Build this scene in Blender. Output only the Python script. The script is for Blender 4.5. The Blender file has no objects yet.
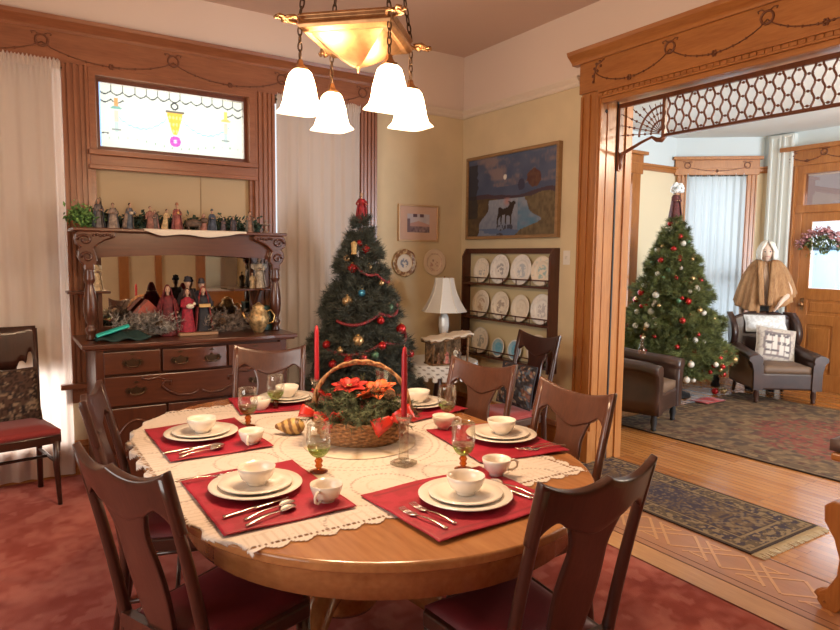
BULB_W = 31; DAY_W = 60; LIV = 1.7; WORLD_S = 1.4; LIVFILL = 130; EXPO = 0.0; LEFT_W = 62
import bpy, bmesh, math, random
import numpy as np
from mathutils import Vector, Matrix, Euler
PI = math.pi
S = bpy.context.scene
C = S.collection
rnd = random.Random(7)
R = math.radians

# ------------------------------------------------------------------ mesh builder
class MB:
    def __init__(s):
        s.v = []; s.f = []; s.m = []; s.s = []; s.col = {}
    def add(s, vs, fs, mi=0, M=None, smooth=False):
        b = len(s.v)
        if M is not None:
            vs = [tuple(M @ Vector(v)) for v in vs]
        s.v.extend([tuple(v) for v in vs])
        for f in fs:
            s.f.append(tuple(i + b for i in f)); s.m.append(mi); s.s.append(smooth)
        return s
    def box(s, x0, x1, y0, y1, z0, z1, mi=0, M=None):
        s.nb = getattr(s, 'nb', -1)+1; e = 1.3e-4*min(s.nb, 24)
        x0 -= e; y0 -= e; z0 -= e*.2; x1 += e; y1 += e; z1 += e
        vs = [(x0,y0,z0),(x1,y0,z0),(x1,y1,z0),(x0,y1,z0),(x0,y0,z1),(x1,y0,z1),(x1,y1,z1),(x0,y1,z1)]
        fs = [(0,3,2,1),(4,5,6,7),(0,1,5,4),(1,2,6,5),(2,3,7,6),(3,0,4,7)]
        return s.add(vs, fs, mi, M)
    def lathe(s, prof, n=20, M=None, mi=0, smooth=True, sx=1, sy=1, c=(0,0,0), power=None):
        vs = []; fs = []
        for r, z in prof:
            for k in range(n):
                a = 2*PI*k/n
                ca, sa = math.cos(a), math.sin(a)
                q = 1
                if power: q = 1/((abs(ca)**power + abs(sa)**power)**(1/power))
                vs.append((c[0]+r*sx*ca*q, c[1]+r*sy*sa*q, c[2]+z))
        for i in range(len(prof)-1):
            for k in range(n):
                k2 = (k+1) % n
                fs.append((i*n+k, i*n+k2, (i+1)*n+k2, (i+1)*n+k))
        if prof[0][0] > 1e-6: fs.append(tuple(range(n))[::-1])
        if prof[-1][0] > 1e-6: fs.append(tuple((len(prof)-1)*n+k for k in range(n)))
        return s.add(vs, fs, mi, M, smooth)
    def tube(s, pts, r, n=8, mi=0, closed=False, smooth=True, M=None, flat=1.0):
        P = [Vector(p) for p in pts]; N = len(P)
        rr = r if isinstance(r, (list, tuple)) else [r]*N
        vs = []; fs = []
        up = None
        for i, p in enumerate(P):
            a = P[(i-1) % N] if (closed or i > 0) else p
            b = P[(i+1) % N] if (closed or i < N-1) else p
            t = (b-a)
            t = t.normalized() if t.length > 1e-9 else Vector((0,0,1))
            if up is None:
                up = Vector((0,0,1)) if abs(t.z) < .9 else Vector((1,0,0))
            x = up - t*up.dot(t)
            x = x.normalized() if x.length > 1e-6 else t.orthogonal().normalized()
            up = x
            y = t.cross(x)
            for k in range(n):
                an = 2*PI*k/n
                vs.append(tuple(p + x*math.cos(an)*rr[i] + y*math.sin(an)*rr[i]*flat))
        for i in range(N if closed else N-1):
            j = (i+1) % N
            for k in range(n):
                k2 = (k+1) % n
                fs.append((i*n+k, i*n+k2, j*n+k2, j*n+k))
        if not closed:
            fs.append(tuple(range(n))[::-1]); fs.append(tuple((N-1)*n+k for k in range(n)))
        return s.add(vs, fs, mi, M, smooth)
    def prism(s, pts, h0, h1, plane='xy', mi=0, M=None):
        n = len(pts)
        def P(a, b, h):
            return {'xy': (a,b,h), 'xz': (a,h,b), 'yz': (h,a,b)}[plane]
        vs = [P(a,b,h0) for a,b in pts] + [P(a,b,h1) for a,b in pts]
        fs = [tuple(range(n))[::-1], tuple(range(n, 2*n))]
        for i in range(n):
            j = (i+1) % n
            fs.append((i, j, n+j, n+i))
        return s.add(vs, fs, mi, M)
    def grid(s, nu, nv, fn, mi=0, closeu=False, M=None, smooth=True):
        vs = [fn(i/nu, j/nv) for j in range(nv+1) for i in range(nu+(0 if closeu else 1))]
        w = nu if closeu else nu+1
        fs = []
        for j in range(nv):
            for i in range(nu):
                i2 = (i+1) % w if closeu else i+1
                fs.append((j*w+i, j*w+i2, (j+1)*w+i2, (j+1)*w+i))
        return s.add(vs, fs, mi, M, smooth)
    def slab(s, nu, nv, fn, th, mi=0, M=None, smooth=True):
        """fn(u,v)->(point, normal); solid sheet of thickness th centred on it"""
        A = []; B = []
        for j in range(nv+1):
            for i in range(nu+1):
                p, nrm = fn(i/nu, j/nv)
                p = Vector(p); nrm = Vector(nrm).normalized()
                A.append(tuple(p + nrm*th/2)); B.append(tuple(p - nrm*th/2))
        w = nu+1; N = len(A); fs = []
        for j in range(nv):
            for i in range(nu):
                a = j*w+i
                fs.append((a, a+1, a+w+1, a+w)); fs.append((N+a, N+a+w, N+a+w+1, N+a+1))
        def edge(seq):
            for a, b in zip(seq[:-1], seq[1:]): fs.append((a, N+a, N+b, b))
        edge([i for i in range(w)]); edge([nv*w+i for i in range(w)][::-1])
        edge([j*w for j in range(nv+1)][::-1]); edge([j*w+nu for j in range(nv+1)])
        return s.add(A+B, fs, mi, M, smooth)
    def ball(s, c, r, mi=0, n=12, m=8, sx=1, sy=1, sz=1, M=None):
        prof = [(r*math.sin(PI*i/m), -r*math.cos(PI*i/m)*sz) for i in range(m+1)]
        prof[0] = (0, prof[0][1]); prof[-1] = (0, prof[-1][1])
        return s.lathe(prof, n, M, mi, True, sx, sy, c)
    def build(s, name, mat, parent=None, bev=0, loc=None, segs=2, sub=0, auto=False):
        me = bpy.data.meshes.new(name)
        me.from_pydata(s.v, [], s.f)
        mats = mat if isinstance(mat, (list, tuple)) else [mat]
        for m_ in mats: me.materials.append(m_)
        me.polygons.foreach_set('material_index', s.m)
        me.polygons.foreach_set('use_smooth', s.s)
        me.update()
        o = bpy.data.objects.new(name, me); C.objects.link(o)
        if parent is not None: o.parent = parent
        if loc is not None: o.location = loc
        if bev:
            b = o.modifiers.new('b', 'BEVEL'); b.width = bev; b.segments = segs
            b.limit_method = 'ANGLE'; b.angle_limit = R(40)
        if sub:
            b = o.modifiers.new('s', 'SUBSURF'); b.levels = sub; b.render_levels = sub
        return o

def T(x=0, y=0, z=0, rz=0, rx=0, ry=0, sc=1):
    s_ = sc if isinstance(sc, (tuple, list)) else (sc, sc, sc)
    return Matrix.Translation((x, y, z)) @ Euler((rx, ry, rz)).to_matrix().to_4x4() @ Matrix.Diagonal((*s_, 1))

def tag(o, label=None, cat=None, group=None, kind=None):
    if label: o['label'] = label
    if cat: o['category'] = cat
    if group: o['group'] = group
    if kind: o['kind'] = kind
    return o
def thing(name, label, cat, loc=(0,0,0), rz=0, group=None):
    o = bpy.data.objects.new(name, None); C.objects.link(o)
    o.empty_display_size = .05
    o.location = loc; o.rotation_euler = (0,0,rz)
    return tag(o, label, cat, group)
def copy_tree(o, parent=None):
    c = o.copy(); C.objects.link(c)
    if parent is not None: c.parent = parent
    for ch in [k for k in bpy.data.objects if k.parent == o]:
        copy_tree(ch, c)
    return c
def struct(o): return tag(o, kind='structure')

# ------------------------------------------------------------------ materials
def newmat(name):
    m = bpy.data.materials.new(name); m.use_nodes = True
    nt = m.node_tree; nt.nodes.clear()
    out = nt.nodes.new('ShaderNodeOutputMaterial')
    return m, nt, out
def L(nt, a, b): nt.links.new(a, b)
def mat(name, col, rough=.5, metal=0, var=0, vscale=8, bump=0, bscale=60, coat=0, spec=.5, sheen=0, trans=0, alpha=1, emis=None, es=0, col2=None, stretch=(1,1,1)):
    m, nt, out = newmat(name)
    p = nt.nodes.new('ShaderNodeBsdfPrincipled'); L(nt, p.outputs[0], out.inputs[0])
    p.inputs['Base Color'].default_value = (*col, 1)
    p.inputs['Roughness'].default_value = rough; p.inputs['Metallic'].default_value = metal
    p.inputs['Coat Weight'].default_value = coat; p.inputs['Coat Roughness'].default_value = .12
    p.inputs['Specular IOR Level'].default_value = spec
    p.inputs['Sheen Weight'].default_value = sheen
    p.inputs['Transmission Weight'].default_value = trans
    p.inputs['Alpha'].default_value = alpha
    if emis: p.inputs['Emission Color'].default_value = (*emis, 1); p.inputs['Emission Strength'].default_value = es
    if var or col2:
        tc = nt.nodes.new('ShaderNodeTexCoord'); mp = nt.nodes.new('ShaderNodeMapping'); mp.inputs['Scale'].default_value = stretch
        L(nt, tc.outputs['Object'], mp.inputs[0])
        n = nt.nodes.new('ShaderNodeTexNoise'); n.inputs['Scale'].default_value = vscale; n.inputs['Detail'].default_value = 4
        L(nt, mp.outputs[0], n.inputs['Vector'])
        r = nt.nodes.new('ShaderNodeValToRGB')
        c2 = col2 if col2 else tuple(min(1, c*(1+var)) for c in col)
        c1 = col if col2 else tuple(c*(1-var) for c in col)
        r.color_ramp.elements[0].position = .35; r.color_ramp.elements[0].color = (*c1, 1)
        r.color_ramp.elements[1].position = .65; r.color_ramp.elements[1].color = (*c2, 1)
        L(nt, n.outputs['Fac'], r.inputs[0]); L(nt, r.outputs[0], p.inputs['Base Color'])
    if bump:
        tc = nt.nodes.new('ShaderNodeTexCoord')
        n = nt.nodes.new('ShaderNodeTexNoise'); n.inputs['Scale'].default_value = bscale; n.inputs['Detail'].default_value = 3
        L(nt, tc.outputs['Object'], n.inputs['Vector'])
        b = nt.nodes.new('ShaderNodeBump'); b.inputs['Strength'].default_value = bump; b.inputs['Distance'].default_value = .01
        L(nt, n.outputs['Fac'], b.inputs['Height']); L(nt, b.outputs[0], p.inputs['Normal'])
    return m
def wood(name, c1, c2, rough=.35, axis='z', scale=14, coat=.25, ramp=(.3,.7), spec=.5):
    m, nt, out = newmat(name)
    p = nt.nodes.new('ShaderNodeBsdfPrincipled'); L(nt, p.outputs[0], out.inputs[0])
    p.inputs['Coat Weight'].default_value = coat; p.inputs['Coat Roughness'].default_value = .2
    p.inputs['Specular IOR Level'].default_value = spec
    tc = nt.nodes.new('ShaderNodeTexCoord'); mp = nt.nodes.new('ShaderNodeMapping')
    st = {'x': (.12,1,1), 'y': (1,.12,1), 'z': (1,1,.12)}[axis]
    mp.inputs['Scale'].default_value = st
    L(nt, tc.outputs['Object'], mp.inputs[0])
    n = nt.nodes.new('ShaderNodeTexNoise'); n.inputs['Scale'].default_value = scale; n.inputs['Detail'].default_value = 5; n.inputs['Distortion'].default_value = .6
    L(nt, mp.outputs[0], n.inputs['Vector'])
    n2 = nt.nodes.new('ShaderNodeTexNoise'); n2.inputs['Scale'].default_value = scale*6; n2.inputs['Detail'].default_value = 2
    L(nt, mp.outputs[0], n2.inputs['Vector'])
    a = nt.nodes.new('ShaderNodeMath'); a.operation = 'MULTIPLY_ADD'; a.inputs[1].default_value = .4; 
    L(nt, n2.outputs['Fac'], a.inputs[0])
    a2 = nt.nodes.new('ShaderNodeMath'); a2.operation = 'MULTIPLY'; a2.inputs[1].default_value = .6
    L(nt, n.outputs['Fac'], a2.inputs[0]); L(nt, a2.outputs[0], a.inputs[2])
    r = nt.nodes.new('ShaderNodeValToRGB')
    r.color_ramp.elements[0].position = ramp[0]; r.color_ramp.elements[0].color = (*c1, 1)
    r.color_ramp.elements[1].position = ramp[1]; r.color_ramp.elements[1].color = (*c2, 1)
    L(nt, a.outputs[0], r.inputs[0]); L(nt, r.outputs[0], p.inputs['Base Color'])
    p.inputs['Roughness'].default_value = rough
    b = nt.nodes.new('ShaderNodeBump'); b.inputs['Strength'].default_value = .15; b.inputs['Distance'].default_value = .004
    L(nt, a.outputs[0], b.inputs['Height']); L(nt, b.outputs[0], p.inputs['Normal'])
    return m
def glass(name, tint=(1,1,1), gloss=.12, rough=.02):
    m, nt, out = newmat(name)
    t = nt.nodes.new('ShaderNodeBsdfTransparent'); t.inputs[0].default_value = (*tint, 1)
    g = nt.nodes.new('ShaderNodeBsdfGlossy'); g.inputs['Roughness'].default_value = rough
    lw = nt.nodes.new('ShaderNodeLayerWeight'); lw.inputs[0].default_value = .35
    mm = nt.nodes.new('ShaderNodeMath'); mm.operation = 'MULTIPLY_ADD'; mm.inputs[1].default_value = .22+gloss*.5; mm.inputs[2].default_value = gloss*.2
    L(nt, lw.outputs['Fresnel'], mm.inputs[0])
    mx = nt.nodes.new('ShaderNodeMixShader'); L(nt, mm.outputs[0], mx.inputs[0]); L(nt, t.outputs[0], mx.inputs[1]); L(nt, g.outputs[0], mx.inputs[2])
    L(nt, mx.outputs[0], out.inputs[0])
    return m
def sheer(name, col, transp=.3, fold=0):
    m, nt, out = newmat(name)
    t = nt.nodes.new('ShaderNodeBsdfTransparent')
    tl = nt.nodes.new('ShaderNodeBsdfTranslucent'); tl.inputs[0].default_value = (*col, 1)
    d = nt.nodes.new('ShaderNodeBsdfDiffuse'); d.inputs[0].default_value = (*col, 1)
    m1 = nt.nodes.new('ShaderNodeMixShader'); m1.inputs[0].default_value = .5
    L(nt, d.outputs[0], m1.inputs[1]); L(nt, tl.outputs[0], m1.inputs[2])
    m2 = nt.nodes.new('ShaderNodeMixShader'); m2.inputs[0].default_value = 1-transp
    L(nt, t.outputs[0], m2.inputs[1]); L(nt, m1.outputs[0], m2.inputs[2])
    L(nt, m2.outputs[0], out.inputs[0])
    return m
def painted(name, rough=.8, alpha=False, transl=0, spec=.2, bump=0, bscale=300):
    """colour comes from the mesh's own 'paint' attribute (pattern of rug, picture, fabric)"""
    m, nt, out = newmat(name)
    p = nt.nodes.new('ShaderNodeBsdfPrincipled')
    p.inputs['Roughness'].default_value = rough; p.inputs['Specular IOR Level'].default_value = spec
    at = nt.nodes.new('ShaderNodeAttribute'); at.attribute_name = 'paint'
    L(nt, at.outputs['Color'], p.inputs['Base Color'])
    if alpha: L(nt, at.outputs['Alpha'], p.inputs['Alpha'])
    if bump:
        tc = nt.nodes.new('ShaderNodeTexCoord')
        n = nt.nodes.new('ShaderNodeTexNoise'); n.inputs['Scale'].default_value = bscale
        L(nt, tc.outputs['Object'], n.inputs['Vector'])
        b = nt.nodes.new('ShaderNodeBump'); b.inputs['Strength'].default_value = bump; b.inputs['Distance'].default_value = .006
        L(nt, n.outputs['Fac'], b.inputs['Height']); L(nt, b.outputs[0], p.inputs['Normal'])
    L(nt, p.outputs[0], out.inputs[0])
    return m
def paint(o, fn):
    """fn(x,y,z)->(r,g,b[,a]) evaluated per vertex in local space"""
    me = o.data
    at = me.color_attributes.new('paint', 'FLOAT_COLOR', 'POINT')
    buf = []
    for v in me.vertices:
        c = fn(v.co.x, v.co.y, v.co.z)
        buf.extend(c if len(c) == 4 else (*c, 1))
    at.data.foreach_set('color', buf)
    return o
# cheap value noise for patterns
_pt = np.random.RandomState(3).rand(64, 64)
def vn(x, y, s=1.0):
    x *= s; y *= s
    xi, yi = math.floor(x), math.floor(y); fx, fy = x-xi, y-yi
    fx = fx*fx*(3-2*fx); fy = fy*fy*(3-2*fy)
    g = lambda a, b: _pt[a % 64, b % 64]
    return (g(xi,yi)*(1-fx)+g(xi+1,yi)*fx)*(1-fy) + (g(xi,yi+1)*(1-fx)+g(xi+1,yi+1)*fx)*fy
def lerp(a, b, t): return tuple(a[i]*(1-t)+b[i]*t for i in range(3))

OAK = wood('honey oak', (.30,.10,.022), (.47,.19,.05), .32, 'z')
OAKX = wood('honey oak x', (.30,.10,.022), (.47,.19,.05), .32, 'x')
OAKY = wood('honey oak y', (.30,.10,.022), (.47,.19,.05), .32, 'y')
CARVE = mat('carved line', (.155,.05,.019), .45)
OAKR = wood('backlit oak', (.20,.065,.026), (.33,.125,.055), .34, 'z')  # same oak as the other trim, colour darkened and reddened for its backlit side
OAKBACKLITX = wood('backlit oak x', (.20,.065,.026), (.33,.125,.055), .34, 'x')
TABLEW = wood('table oak', (.28,.105,.032), (.45,.20,.072), .22, 'y', 10, .5)
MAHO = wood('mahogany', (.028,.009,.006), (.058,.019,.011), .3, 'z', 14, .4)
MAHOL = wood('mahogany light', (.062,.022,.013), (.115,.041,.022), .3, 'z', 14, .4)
SBW = wood('sideboard wood', (.062,.018,.009), (.125,.038,.017), .3, 'x', 9, .35)
SBZ = wood('sideboard wood upright', (.055,.016,.008), (.11,.033,.015), .3, 'z', 9, .35)
WALLY = mat('wall cream yellow', (.67,.55,.35), .85, var=.05, vscale=3)
WALLP = mat('wall frieze', (.76,.62,.52), .85)
CEILM = mat('ceiling paint', (.66,.49,.40), .9)
MOULD = mat('painted moulding', (.74,.62,.50), .6)
LIVC = mat('living wall cream', (.78,.68,.48), .85)
LIVDAY = mat('living frieze daylit', (.66,.76,.80), .85)  # white frieze, blue of the daylight put into its colour
LIVP = mat('living ceiling', (.74,.78,.78), .9)
CHINA = mat('ivory china', (.78,.70,.60), .18, coat=.3)
CHINB = mat('white china', (.80,.74,.66), .2, coat=.3)
SILVER = mat('silver', (.75,.68,.60), .22, 1)
BRASS = mat('aged brass', (.36,.19,.085), .40, 1, var=.25, vscale=20)
BRASSD = mat('dark brass', (.10,.06,.035), .4, .9)
GREEN = mat('fir green', (.030,.062,.025), .8, var=.5, vscale=30)
GREEND = mat('fir dark', (.020,.034,.020), .8, var=.5, vscale=30)
BARK = mat('bark', (.06,.035,.02), .9)
RED = mat('red glaze', (.35,.012,.012), .25, coat=.3)
REDF = mat('red fabric', (.28,.016,.016), .8, sheen=.3, var=.3, vscale=30)
REDS = mat('red seat', (.26,.022,.02), .75, sheen=.2)
BLACKM = mat('black', (.015,.012,.012), .6)
GOLD = mat('gold', (.65,.42,.16), .3, 1)
# ================================================================== SHELL
YA = 4.99; XB = 3.69; XL = 4.0
# floor: oak boards
def floor_mat():
    m, nt, out = newmat('oak floor boards')
    p = nt.nodes.new('ShaderNodeBsdfPrincipled'); L(nt, p.outputs[0], out.inputs[0])
    tc = nt.nodes.new('ShaderNodeTexCoord')
    mp = nt.nodes.new('ShaderNodeMapping'); mp.inputs['Rotation'].default_value = (0,0,R(90))
    L(nt, tc.outputs['Object'], mp.inputs[0])
    br = nt.nodes.new('ShaderNodeTexBrick')
    br.inputs['Color1'].default_value = (.52,.23,.07,1); br.inputs['Color2'].default_value = (.40,.155,.042,1)
    br.inputs['Mortar'].default_value = (.20,.07,.02,1)
    br.inputs['Scale'].default_value = 1; br.inputs['Brick Width'].default_value = 1.1; br.inputs['Row Height'].default_value = .057
    br.inputs['Mortar Size'].default_value = .0018; br.inputs['Bias'].default_value = 0
    L(nt, mp.outputs[0], br.inputs['Vector'])
    mp2 = nt.nodes.new('ShaderNodeMapping'); mp2.inputs['Scale'].default_value = (1,.08,1)
    L(nt, tc.outputs['Object'], mp2.inputs[0])
    n = nt.nodes.new('ShaderNodeTexNoise'); n.inputs['Scale'].default_value = 25; n.inputs['Detail'].default_value = 4
    L(nt, mp2.outputs[0], n.inputs['Vector'])
    mx = nt.nodes.new('ShaderNodeMix'); mx.data_type = 'RGBA'; mx.blend_type = 'MULTIPLY'; mx.inputs[0].default_value = .5
    r = nt.nodes.new('ShaderNodeValToRGB'); r.color_ramp.elements[0].position = .3; r.color_ramp.elements[0].color = (.6,.5,.45,1); r.color_ramp.elements[1].position = .7
    L(nt, n.outputs['Fac'], r.inputs[0])
    L(nt, br.outputs['Color'], mx.inputs[6]); L(nt, r.outputs[0], mx.inputs[7]); L(nt, mx.outputs[2], p.inputs['Base Color'])
    p.inputs['Roughness'].default_value = .27; p.inputs['Coat Weight'].default_value = .35; p.inputs['Coat Roughness'].default_value = .15
    return m
FLOORM = floor_mat()
struct(MB().box(-1.8, 8.6, -2.2, 5.8, -.08, 0).build('floor', FLOORM))
# inlaid border between the rooms
INL = mat('inlay light', (.60,.31,.13), .35, coat=.3)
INB = wood('inlay field', (.36,.155,.07), (.46,.21,.10), .32, 'y')
INBD = mat('inlay dark line', (.16,.06,.025), .4)
struct(MB().box(2.70, 2.875, -1.4, 4.9, .0, .0015).build('trim_1', wood('border board', (.50,.24,.09), (.62,.33,.13), .3, 'y')))
struct(MB().box(2.875, 3.31, -1.4, 4.9, .0, .002).build('trim_2', INB))
mb = MB()
mb.box(2.875, 2.885, -1.4, 4.9, .0021, .003); mb.box(2.93, 2.934, -1.4, 4.9, .0021, .003); mb.box(3.29, 3.3, -1.4, 4.9, .0021, .003)
struct(mb.build('trim_3', INBD))
mb = MB()
def bar2(mb, a, b, w, z0, z1):
    a = Vector(a); b = Vector(b); d = (b-a).normalized(); n = Vector((-d.y, d.x))*w/2
    mb.prism([tuple(a-n), tuple(b-n), tuple(b+n), tuple(a+n)], z0, z1)
yy = -1.2
while yy < 3.2:
    x0 = 2.99; x1 = 3.21; xm = 3.10
    for dy in (0, .075):
        bar2(mb, (x0, yy+dy), (x1, yy+.22+dy), .016, .0021, .0035)
        bar2(mb, (x1, yy+dy), (x0, yy+.22+dy), .016, .0021, .0036)
    bar2(mb, (x0+.02, yy+.10), (x0+.02, yy+.19), .014, .0021, .0034)
    bar2(mb, (x1-.02, yy+.10), (x1-.02, yy+.19), .014, .0021, .0034)
    yy += .30
struct(mb.build('trim_4', INL))

# walls
def boxes(name, mat_, L_, mats=None):
    mb = MB()
    for b in L_: mb.box(*b[:6], mi=(b[6] if len(b) > 6 else 0))
    return struct(mb.build(name, mat_))
RAIL = 2.86
ops = [(-1.25, .374, .10, 2.80), (.55, 1.65, .65, 2.15), (.55, 1.65, 2.25, 2.75), (1.83, 2.59, .10, 2.80)]
bs = [(-1.8, -1.25, YA, 5.2, 0, RAIL), (.374, .55, YA, 5.2, 0, RAIL), (1.65, 1.83, YA, 5.2, 0, RAIL), (2.59, 3.69, YA, 5.2, 0, RAIL),
      (-1.25, .374, YA, 5.2, 0, .10), (-1.25, .374, YA, 5.2, 2.80, RAIL), (.55, 1.65, YA, 5.2, 0, .65), (.55, 1.65, YA, 5.2, 2.15, 2.25), (.55, 1.65, YA, 5.2, 2.75, RAIL),
      (1.83, 2.59, YA, 5.2, 0, .10), (1.83, 2.59, YA, 5.2, 2.80, RAIL)]
boxes('wall_back', WALLY, bs)
boxes('wall_back_upper', WALLP, [(-1.8, 3.69, YA, 5.2, RAIL, 3.4)])
boxes('wall_right', WALLY, [(XB, XL, 3.48, 5.6, 0, RAIL), (XB, XL, -1.7, .35, 0, RAIL)])
boxes('wall_right_upper', WALLP, [(XB, XL, 3.48, 5.6, RAIL, 3.4), (XB, XL, -1.7, .35, RAIL, 3.4), (XB, XL, .35, 3.48, 2.76, 3.4)])
boxes('wall_left', WALLY, [(-1.8, -1.6, -1.7, .6, 0, RAIL), (-1.8, -1.6, 2.6, 5.2, 0, RAIL), (-1.8, -1.6, .6, 2.6, 0, .8), (-1.8, -1.6, .6, 2.6, 2.6, RAIL)]); boxes('wall_left_upper', WALLP, [(-1.8, -1.6, -1.7, 5.2, RAIL, 3.4)])  # opening added in this unseen wall to let in light for the room
boxes('wall_front', WALLY, [(-1.8, XL, -1.7, -1.5, 0, RAIL)]); boxes('wall_front_upper', WALLP, [(-1.8, XL, -1.7, -1.5, RAIL, 3.4)])
boxes('ceiling', CEILM, [(-1.8, XL, -1.7, 5.2, 3.4, 3.5)])
# living room
LZ = 3.12
boxes('living_ceiling', LIVP, [(XL, 8.5, -2.2, 5.8, LZ, 3.3)])
wl = [(XL, 5.75, 5.38, 5.6), (6.55, 7.6, 5.38, 5.6)]
boxes('wall_living_left', LIVC, [(a, b, c, d, 0, 2.70) for a,b,c,d in wl] + [(5.75, 6.55, 5.38, 5.6, 0, .1), (5.75, 6.55, 5.38, 5.6, 2.55, 2.70)])
boxes('wall_living_left_upper', LIVDAY, [(XL, 7.6, 5.38, 5.6, 2.70, LZ)])
# canted wall from P0 (8.25,4.67) to P1 (7.42,5.38), window opening in its middle
P0 = Vector((8.25, 4.67, 0)); P1 = Vector((7.42, 5.38, 0)); CD = (P1-P0); CL = CD.length; ca = math.atan2(CD.y, CD.x)
MC = Matrix.Translation(P0) @ Matrix.Rotation(ca, 4, 'Z')      # local x along wall, local y: into the room is +y
o_in = (MC.to_3x3() @ Vector((0,1,0)))
SGN = 1 if (o_in.dot(Vector((-1,-1,0))) > 0) else -1
def cb(mb, x0, x1, d0, d1, z0, z1, mi=0):  # d: distance into the room
    a, b = sorted((SGN*d0, SGN*d1)); mb.box(x0, x1, a, b, z0, z1, mi, MC)
w0, w1 = .20, CL-.12
mb = MB(); cb(mb, -.05, w0, -.2, 0, 0, 2.70); cb(mb, w1, CL+.05, -.2, 0, 0, 2.70); cb(mb, w0, w1, -.2, 0, 0, .1); cb(mb, w0, w1, -.2, 0, 2.62, 2.70)
struct(mb.build('wall_living_corner', LIVC))
mb = MB(); cb(mb, -.05, CL+.05, -.2, 0, 2.70, LZ); struct(mb.build('wall_living_corner_upper', LIVDAY))
boxes('wall_living_back', LIVC, [(8.25, 8.45, 4.22, 4.75, 0, 2.70), (8.25, 8.45, -2.2, 3.10, 0, 2.70), (8.25, 8.45, 3.10, 4.22, 2.60, 2.70)])
boxes('wall_living_back_upper', LIVDAY, [(8.25, 8.45, -2.2, 4.75, 2.70, LZ)])
boxes('wall_living_right', LIVC, [(XL, 5.0, -2.2, -2, 0, LZ), (7.2, 8.45, -2.2, -2, 0, LZ), (5.0, 7.2, -2.2, -2, 0, .5), (5.0, 7.2, -2.2, -2, 2.5, LZ)])

# mouldings
def mould_run(name, prof, p0, p1, out, mat_):
    """profile (out, z) swept from p0 to p1 (xy), out = unit dir into room"""
    p0 = Vector(p0); p1 = Vector(p1); o_ = Vector(out)
    n = len(prof); vs = []
    for P in (p0, p1):
        for a, z in prof: vs.append((P.x+o_.x*a, P.y+o_.y*a, z))
    fs = [tuple(range(n))[::-1], tuple(range(n, 2*n))] + [(i, (i+1) % n, n+(i+1) % n, n+i) for i in range(n)]
    return MB().add(vs, fs).build(name, mat_)
rp = [(0, 2.835), (.012, 2.835), (.022, 2.85), (.022, 2.865), (.035, 2.88), (.045, 2.895), (.045, 2.905), (0, 2.905)]
struct(mould_run('trim_5', rp, (2.80, YA), (XB, YA), (0,-1), MOULD)); struct(mould_run('trim_6', rp, (XB, YA), (XB, 3.52), (-1,0), MOULD))
bp = [(0, 0), (.03, 0), (.03, .17), (.022, .2), (.03, .215), (.012, .245), (0, .25)]
struct(mould_run('baseboard_back', bp, (-1.6, YA), (XB, YA), (0,-1), OAKX)); struct(mould_run('baseboard_right', bp, (XB, YA), (XB, 3.52), (-1,0), OAKY))
lr = [(0, 2.66), (.02, 2.66), (.035, 2.68), (.035, 2.71), (.05, 2.72), (.05, 2.74), (0, 2.74)]
struct(mould_run('trim_7', lr, (XL, 5.38), (7.42, 5.38), (0,-1), OAKX))
struct(mould_run('trim_8', lr, (8.25, 4.67), (8.25, 4.37), (-1,0), OAKY))
n2 = MC.to_3x3() @ Vector((0, SGN, 0))
struct(mould_run('trim_9', lr, (8.25, 4.67), (7.42, 5.38), (n2.x, n2.y), OAKX))
struct(mould_run('baseboard_living', bp, (8.25, 4.67), (7.42, 5.38), (n2.x, n2.y), OAKX)); struct(mould_run('baseboard_living_left', bp, (XL, 5.38), (7.42, 5.38), (0,-1), OAKX))

# ---------- carved swags
def swag_set(mb, fr, ys, z_top, z_low, sgn=1, r=.004, first_half=True, end=None):
    """fr(t,z)->3D point on board face; ys: positions of the wreaths"""
    def ring(t, z, rad, rr):
        mb.tube([fr(t+rad*math.cos(a), z+rad*math.sin(a)) for a in [2*PI*k/14 for k in range(14)]], rr, 6, closed=True)
    for i, t in enumerate(ys):
        ring(t, z_top, .036, .007)
        for s_ in (-1, 1):
            mb.tube([fr(t+s_*.015, z_top+.036), fr(t+s_*.035, z_top+.050), fr(t+s_*.058, z_top+.046), fr(t+s_*.05, z_top+.034)], .0040, 5)
    pts = [(a, b) for a, b in zip(ys[:-1], ys[1:])]
    if end is not None: pts = [(end, ys[0])] + pts
    for a, b in pts:
        P = []
        for k in range(17):
            q = k/16; t = a+(b-a)*q
            P.append(fr(t, z_top - (z_top-z_low)*(4*q*(1-q))**.8 - .01))
        mb.tube(P, r, 5)
        for k in range(2, 15):
            if k == 8: continue
            mb.ball(P[k], .0085 if k % 2 else .006, n=6, m=4)
        for k in range(6):
            an = 2*PI*k/6
            mb.ball(tuple(Vector(P[8]) + (Vector(fr(math.cos(an)*.014+0, 0+math.sin(an)*.014))-Vector(fr(0,0)))), .008, n=6, m=4)
    if end is not None:
        t = end
        for d in ((.0,.02),(.02,.05),(.05,.06),(-.01,-.03),(-.005,-.07),(.03,.0),(.06,.03)):
            mb.ball(fr(t+d[0]*(1 if ys[0] > end else -1), z_top+d[1]-.01), .011, n=6, m=4)
        mb.tube([fr(t, z_top-.09), fr(t, z_top-.03), fr(t+.02*(1 if ys[0]>end else -1), z_top+.03), fr(t+.09*(1 if ys[0]>end else -1), z_top+.06)], .005, 5)
def crown(name, prof, p0, p1, out, mat_, parent=None):
    o = mould_run(name, prof, p0, p1, out, mat_); o.parent = parent; return o

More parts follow.
